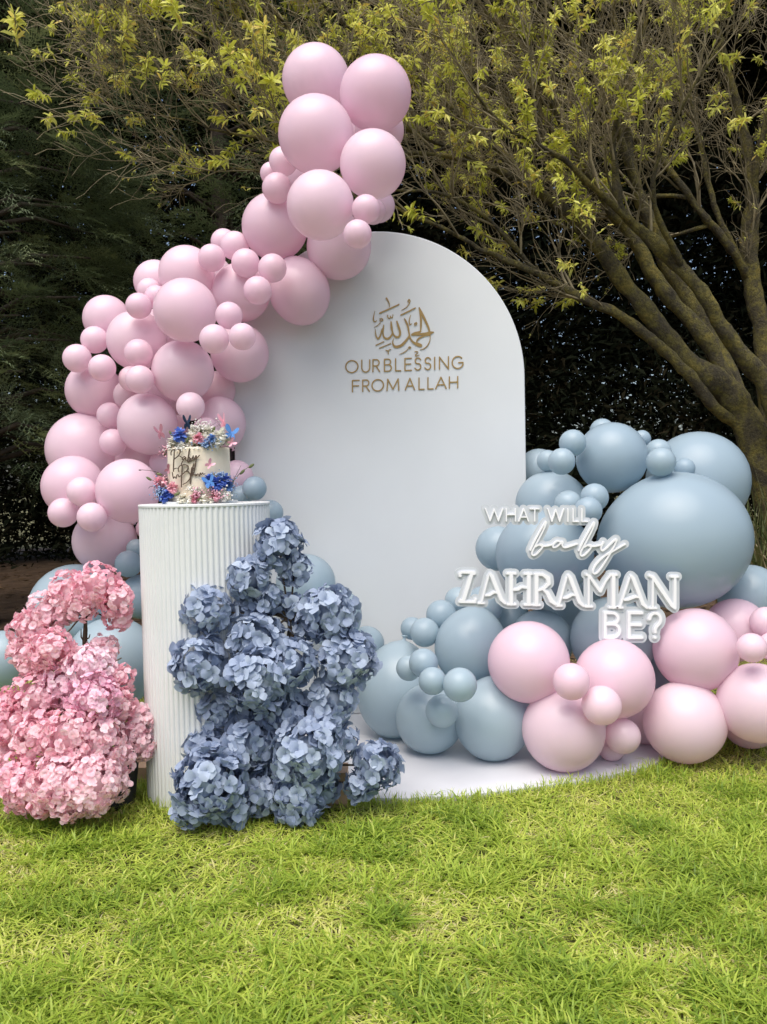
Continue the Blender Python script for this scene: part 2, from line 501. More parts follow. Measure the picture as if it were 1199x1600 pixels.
# conifers with feathery sprays on the left
def conifer(base, height, radius, n, label, seed, tmpl, zmin=0.3):
    rg = random.Random(seed)
    root = empty('conifer_tree', base)
    tag(root, label, 'tree', 'conifers behind the garland')
    mb = MB()
    pts = [Vector(base) + Vector((0.05*math.sin(k), 0.05*math.cos(k*1.3), height*k/8)) for k in range(9)]
    mb.tube(pts, [0.16*(1-k/9)+0.02 for k in range(9)], 9)
    places = []
    for k in range(n):
        h = zmin + (height-zmin)*rg.random()**1.1
        a = rg.uniform(0, 6.283)
        R = radius*(1-(h/height)**1.6*0.75)*(0.8+0.25*mnoise.noise(Vector((math.cos(a)*1.5, math.sin(a)*1.5, h*1.3+seed))))
        rr = R*(0.35+0.65*rg.random()**0.5)
        p = (base[0]+math.cos(a)*rr, base[1]+math.sin(a)*rr, h)
        d = (math.cos(a+rg.gauss(0, .5)), math.sin(a+rg.gauss(0, .5)), rg.gauss(0.05, 0.35))
        places.append((p, d, (rg.gauss(0, .3), rg.gauss(0, .3), 1), rg.uniform(0.7, 1.35)))
        if k % 9 == 0:
            mb.tube([(base[0], base[1], h-0.15), Vector((base[0], base[1], h)).lerp(Vector(p), 0.55)+Vector((0, 0, .05)), p], [0.03, 0.018, 0.006], 5)
    mb.build('trunk', M['bark_dark'], root)
    v, f, t = scatter(tmpl, places)
    v -= np.array(base)
    o = link_mesh('crown', np_mesh('crown', v, f, mat=M['conifer'], attr=t, smooth=False), root)
    return root
T_FINE = frond_template(11, 9, 0.5, 3, 0.038, 0.0034)
conifer((-3.15, 6.3, 0), 7.0, 1.75, 1450, 'dark green feathery conifer at the left edge of the picture', 3, T_FINE, 1.15)
T_MID = frond_template(8, 6, 0.6, 4, 0.05, 0.006)
conifer((-1.5, 8.3, 0), 7.2, 1.5, 900, 'shaded conifer standing further back behind the yellow leafed branches', 8, T_MID, 1.2)

# ------------------------------------------------------------------ the leaning many-stemmed tree
mt, nt, N, L, out = new_mat('mossy_bark')
b = N.new('ShaderNodeBsdfPrincipled'); b.inputs['Roughness'].default_value = 0.9
n1 = noise_node(N, L, 7, 8, 0.75); n2 = noise_node(N, L, 55, 6, 0.75)
r1 = ramp(N, [(0.3, (0.06, 0.05, 0.032)), (0.45, (0.13, 0.108, 0.055)), (0.55, (0.25, 0.215, 0.055)), (0.68, (0.43, 0.33, 0.07))])
L.new(n1.outputs['Fac'], r1.inputs[0])
r2 = ramp(N, [(0.35, (0.35, 0.34, 0.32)), (0.6, (1, 1, 1))])
L.new(n2.outputs['Fac'], r2.inputs[0])
mx = N.new('ShaderNodeMixRGB'); mx.blend_type = 'MULTIPLY'; mx.inputs[0].default_value = 0.8
L.new(r1.outputs[0], mx.inputs[1]); L.new(r2.outputs[0], mx.inputs[2]); L.new(mx.outputs[0], b.inputs['Base Color'])
add_bump(N, L, b, n2.outputs['Fac'], 1.0, 0.05)
L.new(b.outputs[0], out.inputs[0])
M['mossy_bark'] = mt
M['twig'] = mat_mottled('twig_bark', [(0.3, (0.11, 0.09, 0.055)), (0.7, (0.32, 0.265, 0.15))], 6, 0.85)
M['spring_leaf'] = mat_leaf('spring_leaf', [(0.0, (0.38, 0.40, 0.06)), (0.4, (0.66, 0.68, 0.10)), (0.8, (0.82, 0.80, 0.22)), (1.0, (0.74, 0.56, 0.13))], 0.42, 0.5, True)

class Tree:
    def __init__(self, seed, dens=1.0, girth=1.0):
        self.dens = dens; self.girth = girth; self.trunk = MB(); self.twigs = MB(); self.leaves = []; self.rg = random.Random(seed)
    def limb(self, path, sides=14, sub=8, rough=0.22):
        """path: (px, py, Y, r in photo pixels); returns smoothed world points with radii"""
        P = []
        for (px, py, Y, r) in path:
            w = at(px, py, Y); P.append((w.x, w.y, w.z, r*0.84*self.girth*Y/F_PX))
        S = catmull(P, sub)
        pts = [Vector(s[:3]) for s in S]
        rad = [max(0.003, s[3])*(1+rough*mnoise.noise(Vector(s[:3])*7)) for s in S]
        self.trunk.tube(pts, rad, sides)
        return pts, rad
    def tuft(self, p, d, size=1.0, n=12):
        if p[0] > -0.2 and self.rg.random() < min(0.42, 0.25*(p[0]+0.2)+.1): return
        if p[0] <= -0.2 and self.rg.random() < 0.28: return
        self.leaves.append((Vector(p), Vector(d), size, n))
    def grow(self, p, d, length, r, level, left=0.0):
        rg = self.rg
        n = {1: 8, 2: 6, 3: 4}[level]
        pts = [Vector(p)]; d = Vector(d).normalized(); step = length/n
        for i in range(n):
            up = 0.10 if level < 3 else -0.05
            d = (d + Vector((rg.gauss(-left*0.03, .17), rg.gauss(0, .17), rg.gauss(up, .15)))).normalized()
            pts.append(pts[-1] + d*step)
        rad = [max(0.0016, r*(1-0.8*i/n)) for i in range(n+1)]
        self.twigs.tube(pts, rad, 5 if level == 1 else 4 if level == 2 else 3, cap=False)
        if level < 3:
            kids = {1: rg.randint(7, 10), 2: rg.randint(4, 6)}[level]
            for k in range(kids):
                i = rg.randint(2 if level == 1 else 1, n)
                ax = Vector((rg.gauss(0, 1), rg.gauss(0, 1), rg.gauss(0, 1))).normalized()
                dd = (pts[i]-pts[i-1]).normalized()
                side = dd.cross(ax)
                nd = dd*0.75 + side*rg.uniform(0.5, 1.0) + Vector((-0.12*left, -0.06, 0.04))
                self.grow(pts[i], nd, length*rg.uniform(0.35, 0.62), rad[i]*0.6, level+1, left)
        if level == 3:
            x = rg.random()
            if x < self.dens*0.10: self.tuft(pts[-1], d, rg.uniform(0.75, 1.2), rg.randint(16, 28))
            elif x < self.dens*0.26: self.tuft(pts[-1], d, rg.uniform(0.3, 0.6), rg.randint(3, 6))
        elif level == 2 and rg.random() < self.dens*0.28:
            self.tuft(pts[-1], d, rg.uniform(0.85, 1.3), rg.randint(18, 30))
    def sprout(self, pts, rad, n, start=0.3, length=(0.5, 1.1), left=0.5, up=0.35, rr=(0.006, 0.013)):
        rg = self.rg; k = len(pts)
        for _ in range(n):
            i = min(k-1, max(1, int(k*(start+(1-start)*rg.random()))))
            dd = (pts[i]-pts[i-1]).normalized()
            side = dd.cross(Vector((rg.gauss(0, 1), rg.gauss(0, 1), rg.gauss(0, 1))).normalized())
            nd = dd*0.8 + side*rg.uniform(0.4, 1.0) + Vector((-0.25*left, -0.08, up*rg.uniform(-0.2, 1.0)))
            self.grow(pts[i], nd, rg.uniform(*length), min(rad[i]*0.7, rg.uniform(*rr)), 1, left)
    def leaf_mesh(self, base):
        rg = self.rg
        V, Fc, T = [], [], []
        for (p, d, size, n) in self.leaves:
            shade = rg.random()
            for k in range(int(n*1.5)):
                a = Vector((rg.gauss(0, 1), rg.gauss(0, 1), rg.gauss(-0.25, .8))).normalized()
                ld = (d.normalized()*0.55 + a*0.95 + Vector((0, 0, -0.25))).normalized()
                ll = rg.uniform(0.038, 0.068)*size
                w = ld.cross(Vector((rg.gauss(0, 1), rg.gauss(0, 1), rg.gauss(0, 1)))).normalized()
                nn = ld.cross(w)
                hw = ll*rg.uniform(0.085, 0.13)
                b0 = p - d.normalized()*rg.random()**1.5*0.11*size
                i = len(V)
                m1 = b0+ld*ll*0.35; m2 = b0+ld*ll*0.72; e = b0+ld*ll + Vector((0, 0, -0.15*ll))
                V += [b0, m1+w*hw+nn*hw*.3, m1-w*hw+nn*hw*.3, m2+w*hw*.9+nn*hw*.2, m2-w*hw*.9+nn*hw*.2, e]
                Fc += [(i, i+1, i+2), (i+1, i+3, i+4, i+2), (i+3, i+5, i+4)]
                tv_ = min(1, max(0, 0.30+0.5*shade+rg.gauss(0, .13)))
                if rg.random() < 0.06: tv_ = 1.0
                T += [tv_]*6
        V = np.array([tuple(v) for v in V]) - np.array(base)
        loops = np.array([i for f in Fc for i in f]); sizes = np.array([len(f) for f in Fc])
        return np_mesh('crown', V, loops=loops, sizes=sizes, mat=M['spring_leaf'], attr=np.array(T))
    def finish(self, name, base, label, group):
        root = empty(name, base)
        tag(root, label, 'tree', group)
        tv_ = []
        for q in self.trunk.v:                       # knobbly, ridged bark
            p = Vector(q)
            p = p + mnoise.noise_vector(p*8)*0.014 + mnoise.noise_vector(p*24)*0.007
            tv_.append(tuple(p))
        self.trunk.v = tv_
        self.trunk.build('trunk', M['mossy_bark'], root)
        self.twigs.build('branches', M['twig'], root)
        link_mesh('crown', self.leaf_mesh(base), root)
        return root

tr = Tree(21, 0.8, 0.78)
YB = 6.0
fork = (1140, 612, 6.0)
# stems: px, py, depth, radius in photo pixels
st1 = tr.limb([(1262, 985, 6.05, 62), (1228, 860, 6.05, 50), (1196, 740, 6.0, 43), (1172, 672, 6.0, 38), (1140, 615, 6.0, 33), (1075, 565, 5.95, 25), (1025, 505, 5.9, 22), (970, 435, 5.85, 19), (940, 392, 5.8, 18), (910, 357, 5.75, 16), (870, 320, 5.7, 13), (810, 281, 5.6, 9)])
st2 = tr.limb([(1150, 625, 6.05, 20), (1100, 525, 6.1, 20), (1045, 465, 6.12, 18), (1010, 410, 6.15, 17), (985, 362, 6.2, 15), (950, 322, 6.2, 13), (900, 262, 6.2, 9), (850, 180, 6.1, 6)])
st3 = tr.limb([(1160, 640, 6.2, 27), (1122, 555, 6.3, 27), (1085, 480, 6.35, 25), (1048, 415, 6.4, 23), (1030, 370, 6.4, 20), (1000, 310, 6.4, 15), (985, 245, 6.4, 11), (975, 170, 6.3, 7)])
st4 = tr.limb([(1232, 700, 5.8, 26), (1199, 607, 5.75, 24), (1165, 560, 5.7, 19), (1130, 515, 5.65, 17), (1100, 460, 5.6, 16), (1065, 420, 5.6, 15), (1025, 381, 5.6, 15), (992, 352, 5.6, 13), (968, 318, 5.55, 10), (960, 250, 5.5, 7)])
st5 = tr.limb([(1150, 660, 6.0, 18), (1120, 640, 5.95, 15), (1080, 590, 5.9, 14), (1030, 540, 5.85, 12), (970, 495, 5.75, 11), (900, 460, 5.65, 9), (840, 426, 5.55, 8), (765, 396, 5.45, 6), (710, 366, 5.35, 5), (650, 335, 5.3, 3.5)])
# long arching branches: (path, side shoots)
majors = [
 ([(810, 281, 5.6, 8), (700, 230, 5.5, 6), (560, 172, 5.3, 5), (420, 130, 5.1, 4), (330, 62, 5.0, 3), (240, 24, 4.95, 2)], 17),
 ([(870, 320, 5.7, 9), (740, 200, 5.6, 7), (640, 110, 5.5, 5.5), (520, 20, 5.4, 4), (450, -60, 5.3, 3)], 15),
 ([(710, 366, 5.35, 5), (600, 318, 5.2, 4), (480, 285, 5.1, 3.2), (360, 262, 5.0, 2.4), (290, 274, 4.95, 1.6)], 9),
 ([(950, 322, 6.2, 10), (880, 200, 6.0, 7), (830, 90, 5.8, 5), (790, -40, 5.6, 3)], 15),
 ([(968, 318, 5.55, 9), (960, 200, 5.5, 6), (1000, 60, 5.4, 4), (1040, -60, 5.3, 3)], 13),
 ([(1000, 310, 6.4, 11), (940, 130, 6.1, 7), (870, 0, 5.9, 4), (830, -70, 5.8, 3)], 13),
 ([(900, 262, 6.2, 8), (760, 130, 6.0, 6), (660, 20, 5.8, 4), (600, -60, 5.7, 3)], 13),
 ([(780, 265, 5.55, 6), (660, 238, 5.3, 5), (520, 240, 5.1, 4), (380, 212, 5.0, 3), (280, 186, 4.9, 2), (200, 165, 4.85, 1.5)], 14),
 ([(992, 352, 5.6, 8), (880, 250, 5.3, 6), (780, 190, 5.1, 4), (690, 60, 4.95, 3)], 12),
 ([(1065, 420, 5.6, 9), (1020, 300, 5.3, 6), (1060, 180, 5.1, 4), (1130, 60, 4.95, 3)], 12),
 ([(560, 172, 5.3, 4), (470, 60, 5.2, 3), (390, -20, 5.1, 2)], 10),
 ([(640, 110, 5.5, 4), (480, 60, 5.35, 3), (330, 10, 5.2, 2.5), (240, -40, 5.1, 2)], 12),
 ([(700, 230, 5.5, 4), (590, 250, 5.3, 3), (450, 190, 5.15, 2.5), (320, 150, 5.05, 2), (240, 120, 5.0, 1.5)], 10),
 ([(840, 426, 5.55, 6), (760, 340, 5.4, 4.5), (680, 300, 5.3, 3.5), (560, 300, 5.2, 2.2)], 11),
]
for path, ns in majors:
    pts, rad = tr.limb(path, 7, 6)
    tr.sprout(pts, rad, ns, 0.15, (0.45, 1.0), 0.5 if path[-1][0] < 900 else 0.0)
for s in (st1, st2, st3, st4):
    tr.sprout(s[0], s[1], 6, 0.62, (0.5, 1.1), 0.3, 0.5)
tr.sprout(st5[0], st5[1], 9, 0.45, (0.4, 0.9), 0.5, 0.3)
bp = at(1262, 985, 6.05)
tr.finish('spring_leafed_tree', (bp.x, bp.y, 0), 'leaning many-stemmed tree with mossy trunks and yellow green spring leaf tufts', None)

# second tree at the right edge, upright stems behind the first
tr2 = Tree(33, 0.4, 0.62)
s1 = tr2.limb([(1225, 960, 7.0, 40), (1212, 760, 7.0, 34), (1200, 600, 7.0, 30), (1190, 515, 7.0, 27), (1172, 425, 7.0, 25), (1172, 350, 7.0, 23), (1176, 310, 7.0, 20), (1166, 225, 7.0, 16), (1140, 120, 6.9, 11), (1110, 0, 6.8, 8), (1090, -70, 6.8, 5)])
s2 = tr2.limb([(1172, 440, 7.0, 12), (1148, 395, 6.9, 13), (1112, 352, 6.8, 12), (1078, 308, 6.75, 10), (1030, 240, 6.7, 8), (990, 150, 6.6, 6), (960, 20, 6.5, 4), (950, -60, 6.5, 3)])
s3 = tr2.limb([(1176, 320, 7.0, 12), (1190, 220, 6.9, 10), (1230, 80, 6.8, 7), (1260, -60, 6.7, 5)])
s4 = tr2.limb([(1160, 410, 6.95, 9), (1120, 330, 6.9, 8), (1095, 228, 6.85, 6), (1075, 120, 6.8, 5), (1060, -40, 6.7, 3)])
for s, n in ((s1, 20), (s2, 20), (s3, 14), (s4, 16)):
    tr2.sprout(s[0], s[1], n, 0.35, (0.5, 1.1), 0.2, 0.3)
for path, ns in [
 ([(1030, 240, 6.7, 7), (900, 150, 6.7, 5), (780, 40, 6.6, 4), (700, -60, 6.6, 3)], 16),
 ([(1078, 308, 6.75, 7), (900, 300, 6.8, 5), (760, 230, 6.8, 4), (640, 200, 6.8, 3), (540, 120, 6.7, 2)], 18),
 ([(1112, 352, 6.8, 7), (960, 380, 6.9, 5), (820, 330, 6.9, 4), (700, 310, 6.9, 3)], 12),
 ([(900, 150, 6.7, 5), (760, 110, 6.7, 4), (620, 10, 6.6, 3), (560, -60, 6.6, 2)], 14)]:
    pts, rad = tr2.limb(path, 7, 6)
    tr2.sprout(pts, rad, ns, 0.1, (0.5, 1.05), 0.3)
bp = at(1225, 960, 7.0)
tr2.finish('spring_leafed_tree', (bp.x, bp.y, 0), 'upright tree at the right edge, behind the leaning mossy trunks', None)

# strappy plant at the right edge, beyond the blue balloons
M['strap'] = mat_leaf('strap_leaf', [(0.0, (0.05, 0.07, 0.02)), (0.5, (0.11, 0.13, 0.045)), (0.85, (0.20, 0.17, 0.08)), (1.0, (0.34, 0.27, 0.17))], 0.15, 0.6, True)
def strap_plant(c, n, h, label, seed):
    rg = random.Random(seed)
    V, Fc, T = [], [], []
    for k in range(n):
        a = rg.uniform(0, 6.283); out_ = rg.uniform(0.15, 1.0); hh = h*rg.uniform(0.6, 1.15)
        s = Vector((math.cos(a+1.57), math.sin(a+1.57), 0))
        base = Vector((rg.gauss(0, .06), rg.gauss(0, .06), 0)); i = len(V); tv_ = rg.random()
        for j in range(7):
            t = j/6
            p = base + Vector((math.cos(a), math.sin(a), 0))*out_*hh*0.75*t**1.5 + Vector((0, 0, hh*(t-0.55*out_*t**2.6)))
            w = 0.006*(1-t**2)+0.0008
            V += [tuple(p-s*w), tuple(p+s*w)]; T += [tv_, tv_]
            if j: Fc.append((i+2*j-2, i+2*j-1, i+2*j+1, i+2*j))
    o = link_mesh('strappy_plant', np_mesh('strappy_plant', np.array(V), np.array(Fc), mat=M['strap'], attr=np.array(T)))
    o.location = c
    tag(o, label, 'plant', 'strappy clumps under the tree')
for k, (px, Y, h, lb) in enumerate([(1212, 4.95, 1.15, 'tall strappy grass clump at the right edge beside the big blue balloons'),
                                  (1165, 5.6, 1.05, 'strappy grass clump half hidden behind the rearmost big blue balloon')]):
    p = at(px, 900, Y)
    strap_plant((p.x, Y, 0.02), 240, h, lb, 50+k)

# ------------------------------------------------------------------ arch backdrop, base board, stand
ARCH_Y = 3.73
PX = ARCH_Y / F_PX
pc = at(592, 592, ARCH_Y)            # centre of the round top
AR = 227 * PX                        # half width
ACX, ACZ = pc.x, pc.z
root = empty('arch_backdrop', (ACX, ARCH_Y, 0.018))
tag(root, 'tall white round-topped backdrop panel with gold lettering', 'backdrop')
mb = MB()
outl = [(-AR, 0.018), (AR, 0.018)]
nseg = 72
outl += [(AR*math.cos(math.pi*k/nseg), ACZ + AR*math.sin(math.pi*k/nseg)) for k in range(nseg+1)]
def extrude_outline(mb, pts2, y0, y1, bev=0.0):
    """pts2: counter-clockwise (x, z) seen from the camera; y0 front, y1 back"""
    n = len(pts2)
    cx = sum(p[0] for p in pts2)/n; cz = sum(p[1] for p in pts2)/n
    def ring(y, s):
        out_ = []
        for i in range(n):
            a, b, c = pts2[i-1], pts2[i], pts2[(i+1) % n]
            tx, tz = c[0]-a[0], c[1]-a[1]; l = math.hypot(tx, tz) or 1
            out_.append((b[0]-s*tz/l, y, b[1]+s*tx/l))
        return out_
    V = ring(y0, bev) + ring(y0+bev, 0) + ring(y1, 0)
    Fc = [tuple(range(n))]
    for k in range(2):
        for i in range(n):
            j = (i+1) % n
            Fc.append((k*n+j, k*n+i, (k+1)*n+i, (k+1)*n+j))
    Fc.append(tuple(2*n+i for i in reversed(range(n))))
    mb.add(V, Fc)
extrude_outline(mb, [(ACX+x, z) for x, z in outl], ARCH_Y, ARCH_Y+0.03, 0.003)
mb.build('panel', M['white_panel'], root)
mb = MB()
for sx in (-0.42, 0.42):             # feet that hold the panel up at the back
    mb.box((ACX+sx-0.02, ARCH_Y+0.033, 0.02), (ACX+sx+0.02, ARCH_Y+0.36, 0.06))
    mb.tube([(ACX+sx, ARCH_Y+0.34, 0.05), (ACX+sx, ARCH_Y+0.045, 1.0)], 0.015, 6)
mb.build('back_support', M['white_paint'], root)

# ---- flat lettering from strokes with a distance field
def plate(strokes, offset, cell):
    """strokes: lists of (x, z, r) in metres. Returns polygons of the union of round strokes grown by offset, and its rim segments."""
    pts = np.array([p for s in strokes for p in s])
    pad = offset + pts[:, 2].max() + 3*cell
    lo = pts[:, :2].min(0) - pad; hi = pts[:, :2].max(0) + pad
    nx, nz = int((hi[0]-lo[0])/cell)+2, int((hi[1]-lo[1])/cell)+2
    Fd = np.full((nz, nx), 1e3)
    for s in strokes:
        if len(s) == 1: s = [s[0], (s[0][0]+1e-6, s[0][1], s[0][2])]
        for a, b in zip(s[:-1], s[1:]):
            mr = max(a[2], b[2]) + offset + 2*cell
            i0 = max(0, int((min(a[0], b[0])-mr-lo[0])/cell)); i1 = min(nx, int((max(a[0], b[0])+mr-lo[0])/cell)+2)
            j0 = max(0, int((min(a[1], b[1])-mr-lo[1])/cell)); j1 = min(nz, int((max(a[1], b[1])+mr-lo[1])/cell)+2)
            X = lo[0]+cell*np.arange(i0, i1)[None, :]; Z = lo[1]+cell*np.arange(j0, j1)[:, None]
            dx, dz = b[0]-a[0], b[1]-a[1]; l2 = dx*dx+dz*dz+1e-12
            t = np.clip(((X-a[0])*dx+(Z-a[1])*dz)/l2, 0, 1)
            d = np.sqrt((X-a[0]-t*dx)**2+(Z-a[1]-t*dz)**2) - (a[2]+t*(b[2]-a[2])) - offset
            sub = Fd[j0:j1, i0:i1]
            np.minimum(sub, d, out=sub)
    ins = Fd < 0
    cnt = ins[:-1, :-1].astype(int)+ins[:-1, 1:]+ins[1:, 1:]+ins[1:, :-1]
    polys, rim = [], []
    for j in range(nz-1):
        row = cnt[j]
        full = np.flatnonzero(row == 4)
        if len(full):
            for run in np.split(full, np.flatnonzero(np.diff(full) > 1)+1):
                x0, x1 = lo[0]+cell*run[0], lo[0]+cell*(run[-1]+1); z0, z1 = lo[1]+cell*j, lo[1]+cell*(j+1)
                polys.append([(x0, z0), (x1, z0), (x1, z1), (x0, z1)])
        for i in np.flatnonzero((row > 0) & (row < 4)):
            c = [(i, j), (i+1, j), (i+1, j+1), (i, j+1)]
            poly, kinds = [], []
            for k in range(4):
                a, b = c[k], c[(k+1) % 4]
                fa, fb = Fd[a[1], a[0]], Fd[b[1], b[0]]
                if fa < 0: poly.append((lo[0]+cell*a[0], lo[1]+cell*a[1])); kinds.append(0)
                if (fa < 0) != (fb < 0):
                    t = fa/(fa-fb)
                    poly.append((lo[0]+cell*(a[0]+t*(b[0]-a[0])), lo[1]+cell*(a[1]+t*(b[1]-a[1])))); kinds.append(1 if fa < 0 else 2)
            n = len(poly)
            if n < 3: continue
            polys.append(poly)
            for k in range(n):
                if kinds[k] == 1 and kinds[(k+1) % n] == 2:
                    rim.append((poly[k], poly[(k+1) % n]))
    return polys, rim

def plate_mesh(strokes, offset, cell, y_front, y_back):
    polys, rim = plate(strokes, offset, cell)
    mb = MB()
    for p in polys:
        n = len(p)
        mb.add([(x, y_front, z) for x, z in p], [tuple(range(n))])
        mb.add([(x, y_back, z) for x, z in p], [tuple(reversed(range(n)))])
    for a, b in rim:
        mb.add([(a[0], y_front, a[1]), (b[0], y_front, b[1]), (b[0], y_back, b[1]), (a[0], y_back, a[1])], [(1, 0, 3, 2)])
    return mb

def px_strokes(strokes, Y, k=1.0, ox=0.0, oy=0.0, n=5, smooth=True):
    """strokes in (x, y, r) of a zoomed crop (scale k, offset ox, oy of the photograph) -> metres on the plane at depth Y"""
    res = []
    for s in strokes:
        q = catmull(s, n) if (smooth and len(s) > 2) else [np.array(p, float) for p in s]
        o_ = []
        for p in q:
            w = at(ox + p[0]/k, oy + p[1]/k, Y)
            o_.append((w.x, w.z, max(0.0001, p[2]/k*Y/F_PX)))
        res.append(o_)
    return res

def arc(cx, cy, rx, ry, a0, a1, n=14):
    return [(cx+rx*math.cos(math.radians(a0+(a1-a0)*i/n)), cy+ry*math.sin(math.radians(a0+(a1-a0)*i/n))) for i in range(n+1)]
# one-line capitals in a unit box, y upwards
GLYPH = {
 'O': [arc(.5, .5, .5, .5, 0, 360, 28)],
 'U': [[(0, 1), (0, .38)] + arc(.5, .38, .5, .38, 180, 360, 14) + [(1, 1)]],
 'R': [[(0, 0), (0, 1), (.5, 1)] + arc(.5, .74, .42, .26, 90, -90, 10) + [(0, .48)], [(.45, .48), (1, 0)]],
 'B': [[(0, 0), (0, 1), (.5, 1)] + arc(.5, .77, .38, .23, 90, -90, 10) + [(0, .54)], [(.5, .54)] + arc(.55, .27, .43, .27, 90, -90, 10) + [(0, 0)]],
 'L': [[(0, 1), (0, 0), (1, 0)]],
 'E': [[(1, 1), (0, 1), (0, 0), (1, 0)], [(0, .52), (.9, .52)]],
 'S': [[(.95, .84)] + arc(.5, .76, .44, .24, 50, 270, 12) + arc(.5, .27, .48, .27, 90, -140, 12) + [(.02, .16)]],
 'I': [[(.5, 0), (.5, 1)]],
 'N': [[(0, 0), (0, 1), (1, 0), (1, 1)]],
 'G': [arc(.52, .5, .5, .5, 45, 330, 22) + [(.98, .25), (.98, .48), (.6, .48)]],
 'F': [[(0, 0), (0, 1), (1, 1)], [(0, .52), (.9, .52)]],
 'M': [[(0, 0), (.06, 1), (.5, .1), (.94, 1), (1, 0)]],
 'A': [[(0, 0), (.5, 1), (1, 0)], [(.2, .33), (.8, .33)]],
 'H': [[(0, 0), (0, 1)], [(1, 0), (1, 1)], [(0, .52), (1, .52)]],
 'W': [[(0, 1), (.26, 0), (.5, .95), (.74, 0), (1, 1)]],
 'T': [[(.5, 0), (.5, 1)], [(0, 1), (1, 1)]],
 '?': [[(.02, .76)] + arc(.5, .74, .46, .26, 165, -45, 14) + [(.6, .45), (.5, .34), (.5, .24)], [(.5, .02)]],
}
def glyph(ch, x0, x1, ytop, ybase, r, slope=0.0):
    res = []
    for s in GLYPH[ch]:
        res.append([(x0+(x1-x0)*u, ybase-(ybase-ytop)*v + slope*(x1-x0)*(u), r) for u, v in s])
    return res

TXT_Y = ARCH_Y - 0.0035
def vinyl(name, strokes, parent, mat, cell=0.0011):
    mb = plate_mesh(strokes, 0.0, cell, TXT_Y, ARCH_Y-0.001)
    return mb.build(name, mat, parent)
words1 = [('O', 540.5, 559.5), ('U', 565.5, 578), ('R', 583, 593.5), ('B', 601, 612), ('L', 618.5, 626.5), ('E', 633, 643), ('S', 648.5, 658), ('S', 664, 673.5), ('I', 677, 682), ('N', 687, 701), ('G', 706.5, 724)]
for ch, a, b in words1:
    yb = 582.5 - 7.3*(a-540)/184; yb2 = 582.5 - 7.3*(b-540)/184
    vinyl('letter', px_strokes(glyph(ch, a, b, yb-18.8, yb, 0.95, (yb2-yb)/(b-a)), TXT_Y, smooth=False), root, M['gold'])
words2 = [('F', 551, 561.5), ('R', 567, 577.5), ('O', 581.5, 599.5), ('M', 605, 623.5), ('A', 633.5, 648), ('L', 655, 663), ('L', 669, 677), ('A', 681, 697.5), ('H', 702.5, 715.5)]
for ch, a, b in words2:
    yb = 612.3 - 6.3*(a-551)/165; yb2 = 612.3 - 6.3*(b-551)/165
    vinyl('letter', px_strokes(glyph(ch, a, b, yb-17.8, yb, 0.95, (yb2-yb)/(b-a)), TXT_Y, smooth=False), root, M['gold'])
CALLI = [
 [(875,225,10),(890,300,15),(905,420,17),(905,540,16),(900,625,10)],
 [(880,230,8),(930,340,20),(990,470,20),(1035,570,17),(1052,640,14)],
 [(755,685,18),(800,666,24),(860,648,20),(900,630,12)], [(760,688,14),(860,682,18),(980,668,20),(1060,655,26),(1122,640,7)],
 [(1062,690,10),(980,700,12),(900,730,14),(850,770,15),(832,812,9),(860,845,20),(903,866,22),(908,888,8)],
 [(903,878,20),(840,856,22),(765,806,17),(722,740,13),(704,660,13),(682,540,16),(650,460,15),(625,412,8)],
 [(706,690,10),(690,735,17),(640,800,20),(570,868,22),(490,893,22),(440,868,16),(424,810,10),(440,745,4)],
 [(1062,680,8),(1060,760,7),(1040,830,9),(1000,890,9),(950,925,8),(890,943,3)],
 [(495,460,13),(520,540,18),(545,620,18),(548,680,18),(530,718,17),(490,728,18),(450,700,14),(420,640,14),(405,560,18),(395,468,11)],
 [(425,650,12),(400,700,14),(360,745,18),(310,752,18),(272,720,14),(258,650,12),(262,580,14),(272,522,8)],
 [(268,560,8),(242,600,12),(225,660,12),(205,720,14),(175,752,16),(146,720,12),(131,650,8),(130,588,3)],
 [(205,318,12),(370,245,12),(530,170,11)], [(318,65,14),(350,120,10),(368,165,8),(370,215,4)],
 [(565,350,12),(690,290,12),(808,230,11)],
 [(680,112,7),(700,86,9),(720,108,8),(704,132,8),(681,116,6)], [(720,118,8),(700,165,8),(650,225,7),(570,268,3)],
 [(120,280,3),(105,350,7),(95,410,10),(105,458,10),(135,460,8),(150,440,4)],
 [(207,412,8),(245,415,9),(254,443,8),(216,450,8),(206,430,6)], [(215,480,7),(170,525,6),(105,562,3)],
 [(335,350,6),(345,395,8),(375,405,8),(385,365,5),(395,395,7),(420,390,7),(428,340,5)],
 [(730,350,4),(712,410,8),(705,470,10),(720,513,10),(746,498,5)],
 [(796,492,8),(830,480,9),(830,510,8),(801,525,8),(795,500,6)],
 [(140,865,9),(270,805,8)], [(200,915,9),(390,835,8)],
 [(310,950,8),(340,965,10),(350,1012,8)], [(346,985,7),(365,942,8),(395,935,5)],
 [(690,915,9),(710,890,8),(734,905,7),(706,925,7)], [(682,935,6),(620,985,8),(540,1020,3)],
 [(800,975,6),(840,973,8),(853,990,6),(815,1025,8),(822,1050,8),(875,1030,4)],
]
vinyl('calligraphy', px_strokes(CALLI, TXT_Y, 10.9, 575, 460), root, M['gold'], 0.0007)

